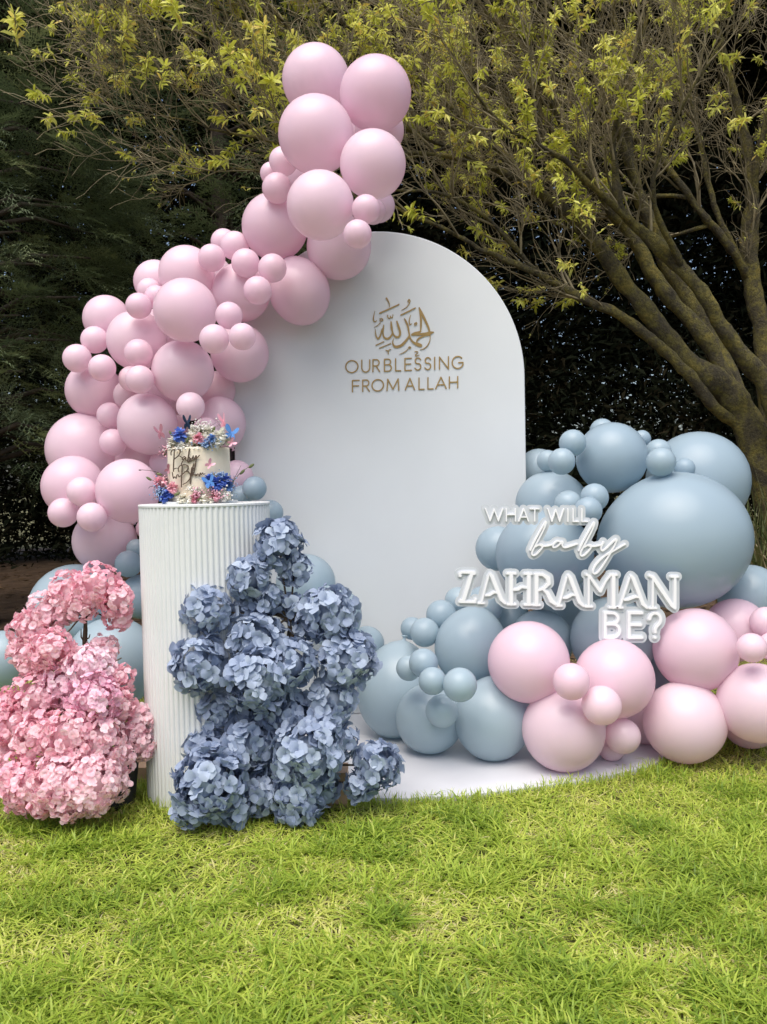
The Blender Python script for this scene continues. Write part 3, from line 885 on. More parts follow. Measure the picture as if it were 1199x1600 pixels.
# white base board lying on the grass in front of the panel
front = [(430, 1232), (520, 1244), (600, 1249), (660, 1248), (740, 1243), (830, 1232), (900, 1222), (960, 1211), (1005, 1200), (1040, 1187)]
bp2 = []
for s in catmull(front, 5):
    w = ground_at(s[0], s[1], 0.012); bp2.append((w.x, w.y))
bp2 += [(bp2[-1][0]+0.09, bp2[-1][1]+0.16), (bp2[-1][0]+0.10, 3.95), (bp2[0][0]-0.10, 3.95), (bp2[0][0]-0.10, bp2[0][1]+0.12)]
BOARD = bp2
mb = MB()
n = len(bp2)
V = [(x, y, 0.016) for x, y in bp2] + [(x, y, 0.013) for x, y in bp2] + [(x, y, -0.006) for x, y in bp2]
cx = sum(p[0] for p in bp2)/n; cy = sum(p[1] for p in bp2)/n
V = [(cx+(x-cx)*0.998, cy+(y-cy)*0.998, z) if i < n else (x, y, z) for i, (x, y, z) in enumerate(V)]
Fc = [tuple(range(n))] + [(k*n+j, k*n+i, (k+1)*n+i, (k+1)*n+j) for k in range(2) for i, j in [(i, (i+1) % n) for i in range(n)]]
mb.add(V, Fc)
o = mb.build('base_board', M['board_white'], None, (cx, cy, 0.0))
tag(o, 'thin white board lying on the grass under the backdrop and blue balloons', 'board')

# black stand behind the garland (a bit of its post shows beside the cake)
sp = at(364, 712, 3.80)
root = empty('garland_stand', (sp.x, 3.80, 0.0))
tag(root, 'black metal stand post showing just right of the cake', 'stand')
mb = MB(); mb.tube([(sp.x, 3.80, 0.0), (sp.x, 3.80, 2.02)], 0.012, 10); mb.build('post', M['black_metal'], root)
mb = MB(); mb.box((sp.x-0.2, 3.72, 0.017), (sp.x+0.10, 3.88, 0.026)); mb.build('foot_plate', M['black_metal'], root)

# ------------------------------------------------------------------ fluted plinth
PLY = 2.86
pt = at(320.5, 786, PLY)
PLX, PLZ = pt.x, pt.z
PR = 100.0*PLY/F_PX
root = empty('plinth', (PLX, PLY, 0))
tag(root, 'white fluted round plinth carrying the cake', 'plinth')
NR = 76
ring = []
for k in range(NR):
    for j, (da, dr) in enumerate([(0.0, -0.0045), (0.14, -0.0040), (0.26, -0.0012), (0.40, 0.0), (0.60, 0.0), (0.74, -0.0012), (0.86, -0.0040)]):
        a = 2*math.pi*(k+da)/NR
        ring.append(((PR+dr)*math.cos(a), (PR+dr)*math.sin(a)))
n = len(ring)
mb = MB()
zt = PLZ-0.006
V = [(PLX+x, PLY+y, 0.0) for x, y in ring] + [(PLX+x, PLY+y, zt) for x, y in ring]
mb.add(V, [(i, (i+1) % n, n+(i+1) % n, n+i) for i in range(n)], False)
mb.build('fluted_column', M['white_paint'], root)
mb = MB()
cs = [(math.cos(2*math.pi*k/96), math.sin(2*math.pi*k/96)) for k in range(96)]
V = []
for rr, z in ((PR-0.006, zt-0.002), (PR+0.0015, zt-0.002), (PR+0.0015, zt+0.004), (PR, zt+0.006)):
    V += [(PLX+rr*c, PLY+rr*s, z) for c, s in cs]
Fc = [(k*96+i, k*96+(i+1) % 96, (k+1)*96+(i+1) % 96, (k+1)*96+i) for k in range(3) for i in range(96)]
Fc.append(tuple(3*96+i for i in range(96)))
mb.add(V, Fc)
mb.build('top', M['white_paint'], root)
PTOP = zt+0.006

# ------------------------------------------------------------------ balloons
def balloon_mesh(name, mat, pear, seg=36, ring=26):
    """unit balloon, neck towards +Z with its rolled lip"""
    prof = []
    for i in range(ring+1):
        th = math.pi*i/ring
        z = -math.cos(th); r = math.sin(th)
        if z > 0:
            r *= 1 - pear*z*z; z *= 1 + 0.5*pear*z
        prof.append((r, z))
    zt_ = prof[-1][1]
    prof = prof[:-1]
    prof += [(0.055, zt_+0.01), (0.035, zt_+0.05), (0.05, zt_+0.075), (0.085, zt_+0.10), (0.075, zt_+0.115), (0.02, zt_+0.10)]
    mb = MB()
    V = [(0, 0, prof[0][1])]
    for r, z in prof[1:]:
        V += [(r*math.cos(2*math.pi*j/seg), r*math.sin(2*math.pi*j/seg), z) for j in range(seg)]
    Fc = [(0, 1+(j+1) % seg, 1+j) for j in range(seg)]
    for i in range(len(prof)-2):
        for j in range(seg):
            a = 1+i*seg+j; b_ = 1+i*seg+(j+1) % seg
            Fc.append((a, b_, b_+seg, a+seg))
    Fc.append(tuple(1+(len(prof)-2)*seg+j for j in range(seg)))
    mb.add(V, Fc, True)
    return mb.mesh(name, mat)
BM = {}
for c in ('pink', 'blue'):
    for s, p in (('round', 0.06), ('pear', 0.09)):
        BM[c, s] = balloon_mesh(c+'_balloon', M[c+'_balloon'], p)

# px, py, radius px, layer (0 rear ... 4 front), label, [stretch, neck angle in the picture, start depth]
PINK_G = [
 (545, 215, 42, -1, 'shaded pink balloon deep inside the top of the garland', 1.0, None, 3.92),
 (468, 275, 40, -1, 'shaded pink balloon deep inside, under the upper front balloons', 1.0, None, 3.92),
 (325, 440, 42, -1, 'shaded pink balloon deep inside the garland bend', 1.0, None, 3.95),
 (250, 525, 42, -1, 'shaded pink balloon deep inside the left shoulder', 1.0, None, 3.96),
 (250, 622, 42, -1, 'shaded pink balloon deep inside above the cake level', 1.0, None, 3.96),
 (185, 672, 42, -1, 'shaded pink balloon deep inside behind the low pair', 1.0, None, 3.96),
 (172, 790, 42, -1, 'shaded pink balloon deep inside behind the lowest trio', 1.0, None, 3.96),
 (270, 740, 40, -1, 'shaded pink balloon deep inside behind the cake', 1.0, None, 3.96),
 (593, 204, 38, 0, 'pink balloon peeking out behind the right side of the garland top'),
 (592, 322, 25, 0, 'pink balloon half hidden behind a small one, just above the arch top'),
 (583, 330, 20, 1, 'small pink balloon tucked right behind another small one above the arch top'),
 (424, 271, 17, 0, 'small pink balloon mostly hidden left of the upper garland'),
 (530, 386, 50, 0, 'large pink balloon overlapping the top left of the arch'),
 (494, 126, 52, 1, 'large pink balloon at the very top left of the garland', 1.0, 250),
 (587, 147, 55, 2, 'large pink balloon at the very top right of the garland'),
 (583, 257, 51, 2, 'large pink balloon on the right side, third row from the garland top'),
 (494, 211, 58, 3, 'large round pink balloon in front, just under the topmost left one'),
 (443, 252, 22, 2, 'small pink balloon at the left under the front top balloon'),
 (433, 294, 23, 3, 'small pink balloon on the left edge, upper garland, lower of the pair'),
 (501, 321, 52, 3, 'large pink balloon in the middle just above the arch shoulder'),
 (572, 327, 22, 4, 'small pink balloon on the right above the arch, upper of two in front'),
 (559, 366, 22, 4, 'small pink balloon touching the top of the arch, lower of two'),
 (430, 354, 51, 2, 'large pink balloon where the garland bends towards the left'),
 (350, 378, 20, 0, 'small pink balloon peeking over the garland bend, farthest back'),
 (367, 384, 22, 1, 'small pink balloon on the upper rim of the garland bend'),
 (331, 403, 21, 2, 'small pink balloon left of the rim pair on the bend'),
 (468, 455, 47, 2, 'long pink balloon hanging over the arch left of the calligraphy', 1.14, 110),
 (377, 457, 45, 1, 'large pink balloon behind the three small ones on the bend'),
 (384, 411, 22, 3, 'small pink balloon, upper left of the trio on the bend'),
 (426, 419, 22, 4, 'small pink balloon, right one of the trio on the bend'),
 (403, 454, 22, 4, 'small pink balloon, lowest of the trio on the bend'),
 (292, 428, 43, 1, 'large pink balloon at the top of the left shoulder'),
 (243, 440, 33, 0, 'pink balloon half hidden behind the left shoulder'),
 (233, 453, 18, 1, 'small pink balloon at the outer left shoulder, left of two'),
 (244, 464, 18, 2, 'small pink balloon at the outer left shoulder, right of two'),
 (217, 478, 20, 2, 'small pink balloon left of the big front balloon on the shoulder'),
 (290, 485, 49, 3, 'largest front pink balloon on the left shoulder of the garland'),
 (375, 552, 45, 1, 'pink balloon overlapping the arch below the second trio'),
 (358, 493, 21, 3, 'small pink balloon, top one of the trio at the arch edge'),
 (335, 530, 23, 4, 'small pink balloon, lower left of the trio at the arch edge'),
 (379, 526, 21, 4, 'small pink balloon, lower right of the trio at the arch edge'),
 (167, 498, 36, 0, 'pink balloon on the outer left side behind the left trio'),
 (214, 532, 46, 1, 'large pink balloon left of centre, behind a stack of small ones'),
 (147, 610, 43, 0, 'pink balloon below the left trio on the outer edge'),
 (148, 531, 21, 3, 'small pink balloon, top one of the outer left trio'),
 (121, 560, 22, 3, 'small pink balloon, leftmost one of the outer left trio'),
 (160, 575, 21, 4, 'small pink balloon, right one of the outer left trio'),
 (217, 552, 22, 3, 'small pink balloon stacked above another, left of centre'),
 (206, 592, 20, 3, 'small pink balloon mostly hidden behind the stacked pair'),
 (219, 593, 22, 4, 'small pink balloon stacked below another, left of centre'),
 (338, 610, 30, 0, 'pink balloon in shade behind the garland at the arch edge'),
 (202, 618, 24, 0, 'pink balloon in shade behind the stacked small pair'),
 (286, 580, 48, 2, 'large pink balloon in front above the cake'),
 (347, 660, 37, 1, 'pink balloon right behind the cake flowers at the arch edge', 1.1, 290),
 (298, 635, 22, 3, 'small pink balloon right above the cake'),
 (276, 668, 20, 2, 'small pink balloon behind the cake top, left'),
 (323, 674, 22, 2, 'small pink balloon behind the cake top, right'),
 (231, 662, 46, 2, 'large pink balloon left of the cake top', 1.04, 280),
 (172, 649, 20, 3, 'small pink balloon left of the cake, upper of a pair'),
 (177, 691, 21, 3, 'small pink balloon left of the cake, lower of a pair'),
 (131, 702, 57, 0, 'largest pink balloon on the outer left, behind the low pair'),
 (216, 718, 36, 0, 'pink balloon in shade left of the cake'),
 (260, 724, 26, 1, 'small pink balloon mostly hidden behind the cake'),
 (370, 745, 26, 1, 'small pink balloon peeking out right of the cake'),
 (115, 760, 48, 1, 'large pink balloon low on the outer left, behind the lowest trio'),
 (200, 767, 49, 2, 'large pink balloon left of the plinth top', 1.03, 270),
 (128, 768, 23, 3, 'small pink balloon, top one of the lowest trio'),
 (99, 801, 23, 4, 'small pink balloon, left one of the lowest trio'),
 (144, 808, 23, 4, 'small pink balloon, right one of the lowest trio'),
 (230, 826, 17, 1, 'small pink balloon half hidden by the plinth'),
 (164, 845, 49, 0, 'lowest large pink balloon of the garland, above the pink flowers'),
]
BLUE_L = [
 (118, 952, 71, 0, 'large blue balloon behind the top of the pink flowers'),
 (120, 970, 30, 1, 'blue balloon seen through the gap in the pink flowers'),
 (5, 1030, 45, 1, 'blue balloon at the left edge of the picture'),
 (213, 857, 15, 0, 'small blue balloon under the pink ones, touching the plinth'),
 (201, 881, 21, 1, 'small blue balloon below the lowest pink balloon'),
 (222, 932, 35, 1, 'blue balloon beside the plinth, right of the pink flowers'),
 (176, 1036, 72, 2, 'big pale blue balloon between the pink flowers and the plinth'),
 (378, 775, 17, 0, 'small blue balloon half hidden behind the plinth top'),
 (398, 763, 19, 1, 'small blue balloon resting behind the plinth top, right of the cake'),
 (423, 801, 20, 1, 'small blue balloon peeking out right of the plinth'),
 (478, 912, 47, 0, 'pale blue balloon behind the blue flowers, higher of two'),
 (518, 962, 48, 1, 'blue balloon behind the blue flowers, lower of two'),
 (573, 1006, 28, 0, 'small blue balloon against the arch right of the blue flowers'),
]
BLUE_R = [
 (895, 948, 46, 0, 'blue balloon in deep shade behind the middle of the long word', 1.0, None, 3.66),
 (1022, 1062, 52, 0, 'blue balloon in deep shade behind the two right pink ones', 1.0, None, 3.42),
 (842, 735, 34, 0, 'blue balloon cut off by the right edge of the arch', 1.0, None, 3.88),
 (1090, 752, 78, 0, 'very large blue balloon at the back of the right cluster', 1.0, None, 3.60),
 (862, 788, 53, 0, 'blue balloon left of the largest, behind the sign top', 1.06, 0, 3.52),
 (778, 857, 35, 0, 'blue balloon edge showing left of the grey blue one behind the sign', 1.0, None, 3.50),
 (1172, 931, 49, 0, 'blue balloon at the right edge above the pink ones', 1.0, None, 3.40),
 (620, 1082, 62, 0, 'large pale blue balloon leaning on the foot of the arch', 1.2, 80, 3.40),
 (850, 866, 70, 1, 'wide grey blue balloon right behind the sign', 1.08, 0, 3.42),
 (956, 715, 55, 1, 'big round blue balloon on top of the right cluster', 1.0, None, 3.45),
 (941, 673, 19, 0, 'small blue balloon peeking over the topmost big one', 1.0, None, 3.6),
 (1003, 686, 14, 0, 'tiny blue balloon behind the right shoulder of the topmost big one', 1.0, None, 3.6),
 (1055, 844, 107, 2, 'largest blue balloon in the middle of the right cluster', 1.07, 185, 3.32),
 (856, 720, 17, 1, 'small blue balloon, leftmost of the little group at the cluster top'),
 (878, 721, 21, 2, 'small blue balloon, lower one of the little group at the cluster top'),
 (895, 692, 21, 1, 'small blue balloon, upper one of the little group at the cluster top'),
 (1070, 732, 16, 1, 'small blue balloon farthest right along the top, partly hidden'),
 (1029, 706, 20, 1, 'small blue balloon behind another, right of the topmost big one'),
 (1033, 722, 23, 2, 'small blue balloon right of the topmost big one, in front'),
 (888, 788, 22, 1, 'small blue balloon, left of three above the sign'),
 (929, 777, 22, 2, 'small blue balloon, upper right of three above the sign'),
 (919, 798, 22, 3, 'small blue balloon, lowest of three right at the sign top'),
 (716, 938, 21, 1, 'small blue balloon behind the first letter of the sign'),
 (757, 945, 30, 1, 'blue balloon in shade behind the left end of the long word'),
 (802, 965, 26, 0, 'dark blue balloon in the gap under the long word'),
 (846, 1002, 50, 1, 'blue balloon in shade between the left pink balloon and the sign'),
 (958, 998, 66, 1, 'blue balloon in shade behind the last word of the sign'),
 (684, 958, 17, 0, 'small blue balloon against the arch, third from the left in the row'),
 (644, 982, 18, 1, 'small blue balloon against the arch, first of the row'),
 (664, 988, 23, 2, 'small blue balloon against the arch, second of the row in front'),
 (690, 961, 24, 1, 'small blue balloon against the arch, next to the big one'),
 (736, 1010, 57, 2, 'big blue balloon under the left end of the sign', 1.07, 75),
 (672, 1122, 54, 2, 'large blue balloon on the board behind the lowest small one', 1.02, 70, 3.26),
 (639, 1044, 20, 2, 'small blue balloon, leftmost of the chain of five'),
 (662, 1036, 23, 3, 'small blue balloon, second of the chain of five'),
 (676, 1064, 22, 4, 'small blue balloon, middle one of the chain of five'),
 (719, 1070, 27, 4, 'small blue balloon, right one of the chain of five'),
 (691, 1111, 26, 4, 'small blue balloon, lowest one of the chain of five'),
 (771, 1142, 61, 3, 'large blue balloon standing on the front of the board', 1.06, 80, 3.12),
]
PINK_R = [
 (1150, 984, 49, 0, 'pink balloon behind, under the blue one at the right edge', 1.0, None, 3.25),
 (1172, 1165, 44, 0, 'pale pink balloon on the grass under the right edge balloons', 1.0, None, 3.16),
 (1010, 1120, 45, 0, 'pink balloon in deep shade between the two pink clusters', 1.0, None, 3.25),
 (960, 1060, 62, 1, 'large pink balloon under the last word of the sign', 1.0, None, 3.05),
 (826, 1034, 64, 1, 'large pink balloon left of the sign end, in front of blue ones', 1.0, None, 3.02),
 (1087, 1015, 65, 1, 'large pink balloon right of the question mark', 1.0, None, 3.08),
 (881, 1157, 65, 2, 'large pink balloon lowest in front, resting on the grass edge', 1.0, None, 2.96),
 (1070, 1135, 64, 2, 'large pink balloon on the grass right of the board', 1.0, None, 3.10),
 (1184, 1098, 62, 2, 'large pink balloon cut by the right edge of the picture', 1.0, None, 3.02),
 (956, 1191, 22, 2, 'small pale pink balloon lying on the board beside the lowest big one', 1.0, None, 3.04),
 (893, 1065, 29, 3, 'small pink balloon, upper one of the chain between big pink ones'),
 (940, 1102, 31, 3, 'small pink balloon, middle one of the chain between big pink ones'),
 (973, 1150, 28, 3, 'small pink balloon, lower one of the chain above the board'),
 (1175, 1012, 23, 2, 'small pink balloon near the right edge, left one of the edge trio'),
 (1197, 972, 24, 2, 'small pink balloon at the right edge, upper one of the edge trio'),
 (1207, 1010, 22, 3, 'small pink balloon at the right edge, cut off, of the edge trio'),
]
placed = []
def hang(table, colour, group, start):
    rows = sorted(table, key=lambda r: r[3])
    for row in rows:
        px, py, rp, lay, label = row[:5]
        ratio = row[5] if len(row) > 5 else 1.0
        ang = row[6] if len(row) > 6 else None
        Y = row[7] if len(row) > 7 else start(px, py, rp)
        for _ in range(6):                           # push forward until it only presses lightly on those behind
            c = at(px, py, Y); r = rp*Y/F_PX
            need = Y
            for (c2, r2) in placed:
                s = (0.97 if rp < 32 else 0.90)*(r+r2)
                d2 = (c.x-c2.x)**2 + (c.z-c2.z)**2
                if d2 < s*s:
                    yy = c2.y - math.sqrt(s*s-d2)
                    if Y > yy: need = min(need, yy)
            if need > Y-0.003: break
            Y = need
        c = at(px, py, Y); r = rp*Y/F_PX
        rz = r*(ratio if ang is not None and abs(math.sin(math.radians(ang))) > .7 else 1.0)
        if c.z - rz*0.97 < 0.014: c.z = rz*0.97 + 0.014
        placed.append((c, r))
        big = rp > 30
        o = bpy.data.objects.new('balloon', BM[colour, 'pear' if ratio > 1.05 else 'round'])
        COL.objects.link(o)
        o.location = c
        if ang is None:
            d = Vector((random.gauss(0, .35), 1.0, random.gauss(0, .35))).normalized()
        else:
            d = Vector((math.cos(math.radians(ang)), 0.45 if ratio < 1.05 else 0.15, math.sin(math.radians(ang)))).normalized()
        o.rotation_euler = d.to_track_quat('Z', 'Y').to_euler()
        o.scale = (r, r, r*max(1.0, ratio))
        tag(o, label, 'balloon', group)
hang(PINK_G, 'pink', 'pink balloons of the tall garland', lambda px, py, r: 3.60 if px > 350 else 3.72)
hang(BLUE_L, 'blue', 'blue balloons at the foot of the garland', lambda px, py, r: 3.56 if px > 340 else 3.62)
hang(BLUE_R, 'blue', 'blue balloons of the right cluster', lambda px, py, r: 3.5)
hang(PINK_R, 'pink', 'pink balloons of the right cluster', lambda px, py, r: 3.2)

# ------------------------------------------------------------------ layered acrylic sign
SY = 3.02
sc_ = at(890, 895, SY)
root = empty('word_sign', (sc_.x, SY, sc_.z))
tag(root, 'layered white acrylic sign with four lines of words among the balloons', 'sign')
S1 = []            # (line index, strokes in metres)
def add_line(strokes_by_letter, off_back, off_mid, cell, y, back=True, names=True):
    """backing plate for the whole word, a frosted middle layer, and each letter on top"""
    allst = [s for l in strokes_by_letter for s in l]
    bk = plate_mesh(allst, off_back*SY/F_PX, cell, y, y+0.005).build('backing', M['acrylic_frost'], root)
    if off_mid:
        plate_mesh(allst, off_mid*SY/F_PX, cell, y-0.004, y-0.0002).build('outline_layer', M['acrylic_mid'], root)
    for l in strokes_by_letter:
        plate_mesh(l, 0.0, cell*0.8, y-0.0085, y-0.0042 if off_mid else y-0.0002).build('letter', M['acrylic_white'], root)
def caps(items, k, ox, oy, r, slope=0.0, x_ref=0):
    res = []
    for ch, a, b, t, bt in items:
        res.append(px_strokes(glyph(ch, a, b, t+slope*(a-x_ref), bt+slope*(a-x_ref), r, slope), SY, k, ox, oy, smooth=False))
    return res
line1 = caps([('W', 66, 196, 70, 162), ('H', 222, 290, 71, 163), ('A', 316, 388, 71, 164), ('T', 402, 466, 72, 164), ('W', 532, 652, 72, 166), ('I', 670, 696, 73, 167), ('L', 722, 762, 73, 167), ('L', 788, 832, 73, 167)], 4.796, 745, 780, 4.8)
add_line(line1, 5.2, 0, 0.0010, SY+0.004)
B1 = [(398,380,6),(420,330,6),(460,255,6),(495,195,6),(514,168,6),(508,200,6),(475,270,6),(435,345,6),(410,395,6),(418,418,6),(445,408,6),(485,362,6),(488,338,6),(462,338,6),(440,352,6)]
B1b = [(470,345,5),(510,350,5),(560,340,5)]
Aa = [(625,322,6),(600,312,6),(572,335,6),(568,358,6),(592,355,6),(622,330,6),(640,318,6),(636,342,6),(652,360,6),(690,352,6),(750,332,5)]
B2 = [(x+362, y+4, r) for x, y, r in B1]
B2b = [(x+362, y+2, r) for x, y, r in B1b]
Yy = [(945,318,6),(925,360,6),(935,384,6),(965,365,6),(1010,322,6),(1042,298,6),(1030,335,6),(990,410,6),(945,485,6),(905,540,6),(876,556,6),(866,535,6),(890,485,6),(950,425,6),(1030,378,6),(1108,335,4.5)]
baby = [px_strokes(l, SY, 4.796, 745, 780) for l in ([B1, B1b], [Aa], [B2, B2b], [Yy])]
add_line(baby, 5.6, 0, 0.0012, SY-0.006)
def serif(x, y, w=4.5, r=1.5): return [(x-w, y, r), (x+w, y, r)]
TH, TN = 2.8, 1.25
Zl = [[(719,899,2.2),(718,896,1.6),(722,894,1.6),(741,894.5,1.8)], [(741,896,1.8),(737,896,TH),(724,938,TH),(720,938.5,1.8)], [(719,940,1.6),(742,940.5,1.6),(743,936,1.6)]]
def Al(x0, xa, x1, yt, yb): return [[(x0, yb, TN), (xa-3, yt+4, TN)], [(xa, yt+1, 2.0), (xa+3, yt+5, TH), (x1-6, yb-6, TH), (x1, yb, 1.8)], [(x0+7, yb-12, 1.4), (x0+13, yb-12.5, 1.6), (x1-17, yb-17, 1.5), (x1-11, yb-16, 1.4)], serif(x0, yb, 4, 1.4)]
A1 = Al(752, 766, 789, 896, 942)
Hl = [[(798.5,897,TH),(798.5,943,TH)], [(826,897.5,TH),(826,943.5,TH)], serif(799,896,6,1.4), serif(799,944,6,1.4), serif(825,896.5,5,1.4), serif(825,944.5,5,1.4), [(802,921,1.5),(809,921,1.5),(815,917,1.5),(823,918,1.5)]]
Rl = [[(838,898,TH),(838,944,TH)], serif(838,945,5,1.4), [(836,897,1.6),(848,897.5,2.2),(856,903,3.2),(857,911,3.0),(850,919,1.8),(841,922,1.4)], [(848,920,1.5),(855,926,2.8),(861,938,3.2),(868,944,1.8)]]
A2 = Al(873, 888, 911, 898, 946)
Ml = [[(919.5,899,TN),(919.5,947,TN)], serif(919.5,947.5,5,1.4), [(916,897.5,1.6),(921,900,TH-.6),(937,923,TH-.6)], [(938,924,1.6),(946,908,TN),(953,899,TN)], [(958,899,TH),(958,948,TH)], serif(958,949,6,1.4), serif(958,898,5,1.4)]
A3 = Al(968, 986, 1010, 899, 949)
Nl = [[(1019.5,901,TN),(1019.5,949.5,TN)], serif(1019.5,950,5,1.4), [(1015,899.5,1.6),(1020,902,TH),(1049,945,TH),(1054,950,1.8)], [(1054,902,TH-.8),(1054,949,TH-.8)], serif(1053.5,901,5,1.4)]
name_l = [px_strokes(l, SY, smooth=False) for l in (Zl, A1, Hl, Rl, A2, Ml, A3, Nl)]
add_line(name_l, 6.0, 1.7, 0.0010, SY)
line4 = caps([('B', 412, 556, 488, 728), ('E', 648, 772, 488, 730), ('?', 846, 962, 490, 735)], 6.31, 880, 880, 13)
add_line(line4, 7.2, 2.2, 0.0012, SY+0.002)

# ------------------------------------------------------------------ hydrangea arrangements
def petal_geo(length, width, cup, rg, nu=3, nv=2):
    """one petal along +X, lifted and cupped: grid of nu x nv quads"""
    V = []
    for i in range(nu+1):
        t = i/nu
        w = width*(0.16 + 0.84*math.sin(min(1.0, t*1.15)*math.pi*0.62)**0.8) * (1.0 if t < 0.8 else 0.80)
        for j in range(nv+1):
            s = j/nv*2-1
            V.append((length*(t if t < 0.99 or s == 0 else 0.93), w*s*0.5, cup*length*(0.55*t-0.75*t*t) + abs(s)**2*width*0.14*math.sin(t*3) + rg.uniform(-.03, .03)*length*(t > .3)))
    Fc = [(i*(nv+1)+j, (i+1)*(nv+1)+j, (i+1)*(nv+1)+j+1, i*(nv+1)+j+1) for i in range(nu) for j in range(nv)]
    return V, Fc

def floret_geo(seed, n_pet, L_, W_, cup, nu=3, nv=2):
    rg = random.Random(seed)
    V, Fc = [], []
    off = rg.random()*6
    for k in range(n_pet):
        a = off + 2*math.pi*k/n_pet + rg.gauss(0, .12)
        tilt = rg.gauss(0.42, 0.30)
        pv, pf = petal_geo(L_*rg.uniform(.88, 1.1), W_*rg.uniform(.9, 1.12), cup+rg.gauss(0, .15), rg, nu, nv)
        b0 = len(V)
        for x, y, z in pv:
            x2 = x*math.cos(tilt) - z*math.sin(tilt); z2 = x*math.sin(tilt) + z*math.cos(tilt)
            V.append((x2*math.cos(a)-y*math.sin(a), x2*math.sin(a)+y*math.cos(a), z2 + 0.0006*(k % 2)))
        Fc += [tuple(i+b0 for i in f) for f in pf]
    return np.array(V), np.array(Fc)

def sphere_dirs(n, rg):
    out_ = []
    for i in range(n):
        z = 1-2*(i+.5)/n; a = i*2.399963 + rg.gauss(0, .12); r = math.sqrt(max(0, 1-z*z))
        v = Vector((r*math.cos(a), r*math.sin(a), z)) + Vector((rg.gauss(0, .07), rg.gauss(0, .07), rg.gauss(0, .07)))
        out_.append(v.normalized())
    return out_

def arrangement(heads, root, mats, flor, plen, n_per_r, budget, seed, squash=0.92, pick_cat='floret'):
    """heads: px, py, r px, depth, material index"""
    rg = random.Random(seed)
    shared = {}
    for mi, mt_ in enumerate(mats):
        for k, (v, f) in enumerate(flor):
            me = np_mesh('floret', v, f, mat=mt_)
            shared[mi, k] = me
    todo = []
    base = world_loc(root)
    hobj = []
    for hi, (px, py, rp, Y, mi) in enumerate(heads):
        c = at(px, py, Y); R = rp*Y/F_PX
        n = max(10, int(n_per_r*(rp/40)**2))
        fl = []
        for d in sphere_dirs(n, rg):
            nd = (d + Vector((rg.gauss(0, .38), rg.gauss(0, .38), rg.gauss(0, .38)))).normalized()
            p = c + Vector((d.x, d.y*squash, d.z))*max(R*.5, R-plen*.28)*(rg.uniform(0.88, 1.05) if rg.random() < .75 else rg.uniform(.6, .85))
            q = nd.to_track_quat('Z', 'Y') 
            s = rg.uniform(0.85, 1.15)
            fl.append((p, q, s, rg.randrange(len(flor)), d.dot((Vector((0, 0, CAM_H))-p).normalized()), hi))
        hobj.append((c, R, mi, fl))
        todo += fl
    # the florets that show most are objects of their own
    def score(x):
        if x[4] < 0.25: return -1
        s = x[4]
        for hj, (c2, R2, m2, _) in enumerate(hobj):      # hidden behind a nearer head?
            if hj == x[5]: continue
            dv = (x[0]-Vector((0, 0, CAM_H))).normalized()
            oc = c2-Vector((0, 0, CAM_H)); t = oc.dot(dv)
            if t < (x[0]-Vector((0, 0, CAM_H))).length - 0.02 and (oc-dv*t).length < R2*0.95: return -1
        return s
    sc = sorted(((score(x), i) for i, x in enumerate(todo)), reverse=True)
    single = set(i for s, i in sc[:budget] if s > 0)
    gi = 0
    for (c, R, mi, fl) in hobj:
        V, Fc = [], []; nb = 0
        # core that fills the head
        mbc = MB(); mbc.ball(c, R*0.52, 10, 7)
        cv = np.array(mbc.v)
        mine = []
        head_l = c
        lo, sz = [], []
        V.append(cv); 
        for f in mbc.f: lo += list(f); sz.append(len(f))
        nb = len(cv)
        for x in fl:
            if gi in single: mine.append(x)
            else:
                v, f = flor[x[3]]
                Rm = np.array(x[1].to_matrix())
                V.append((v*x[2])@Rm.T + np.array(x[0]))
                fi = f+nb
                lo += list(fi.reshape(-1)); sz += [f.shape[1]]*len(f)
                nb += len(v)
            gi += 1
        me = np_mesh('flower_head', np.concatenate(V)-np.array(c), loops=np.array(lo), sizes=np.array(sz), mat=mats[mi])
        ho = link_mesh('flower_head', me, root)
        ho.location = c-base
        for x in mine:
            fo = bpy.data.objects.new('floret', shared[mi, x[3]])
            COL.objects.link(fo)
            fo.parent = ho
            fo.location = x[0]-c
            fo.rotation_euler = x[1].to_euler()
            fo.scale = (x[2],)*3
    return hobj

def stems(root, hobj, foot, mat, r=0.005, seed=1, via=None, above=0):
    rg = random.Random(seed)
    mb = MB()
    for (c, R, mi, fl) in hobj:
        midp = Vector((foot.x*0.6+c.x*0.4 + rg.gauss(0, .02), foot.y*0.6+c.y*0.4+0.03, foot.z+(c.z-foot.z)*0.55))
        if via is not None and c.z > above:
            v0 = via + Vector((rg.gauss(0, .003), rg.gauss(0, .003), 0))
            s = catmull([tuple(foot), tuple((foot+v0)/2), tuple(v0), tuple(v0*.45+c*.55+Vector((0, 0, .01))), tuple(c)], 5)
        else:
            s = catmull([tuple(foot), tuple(midp), tuple(c)], 5)
        mb.tube([tuple(p) for p in s], [r*1.3*(1-0.4*i/len(s)) for i in range(len(s))], 5)
    return mb

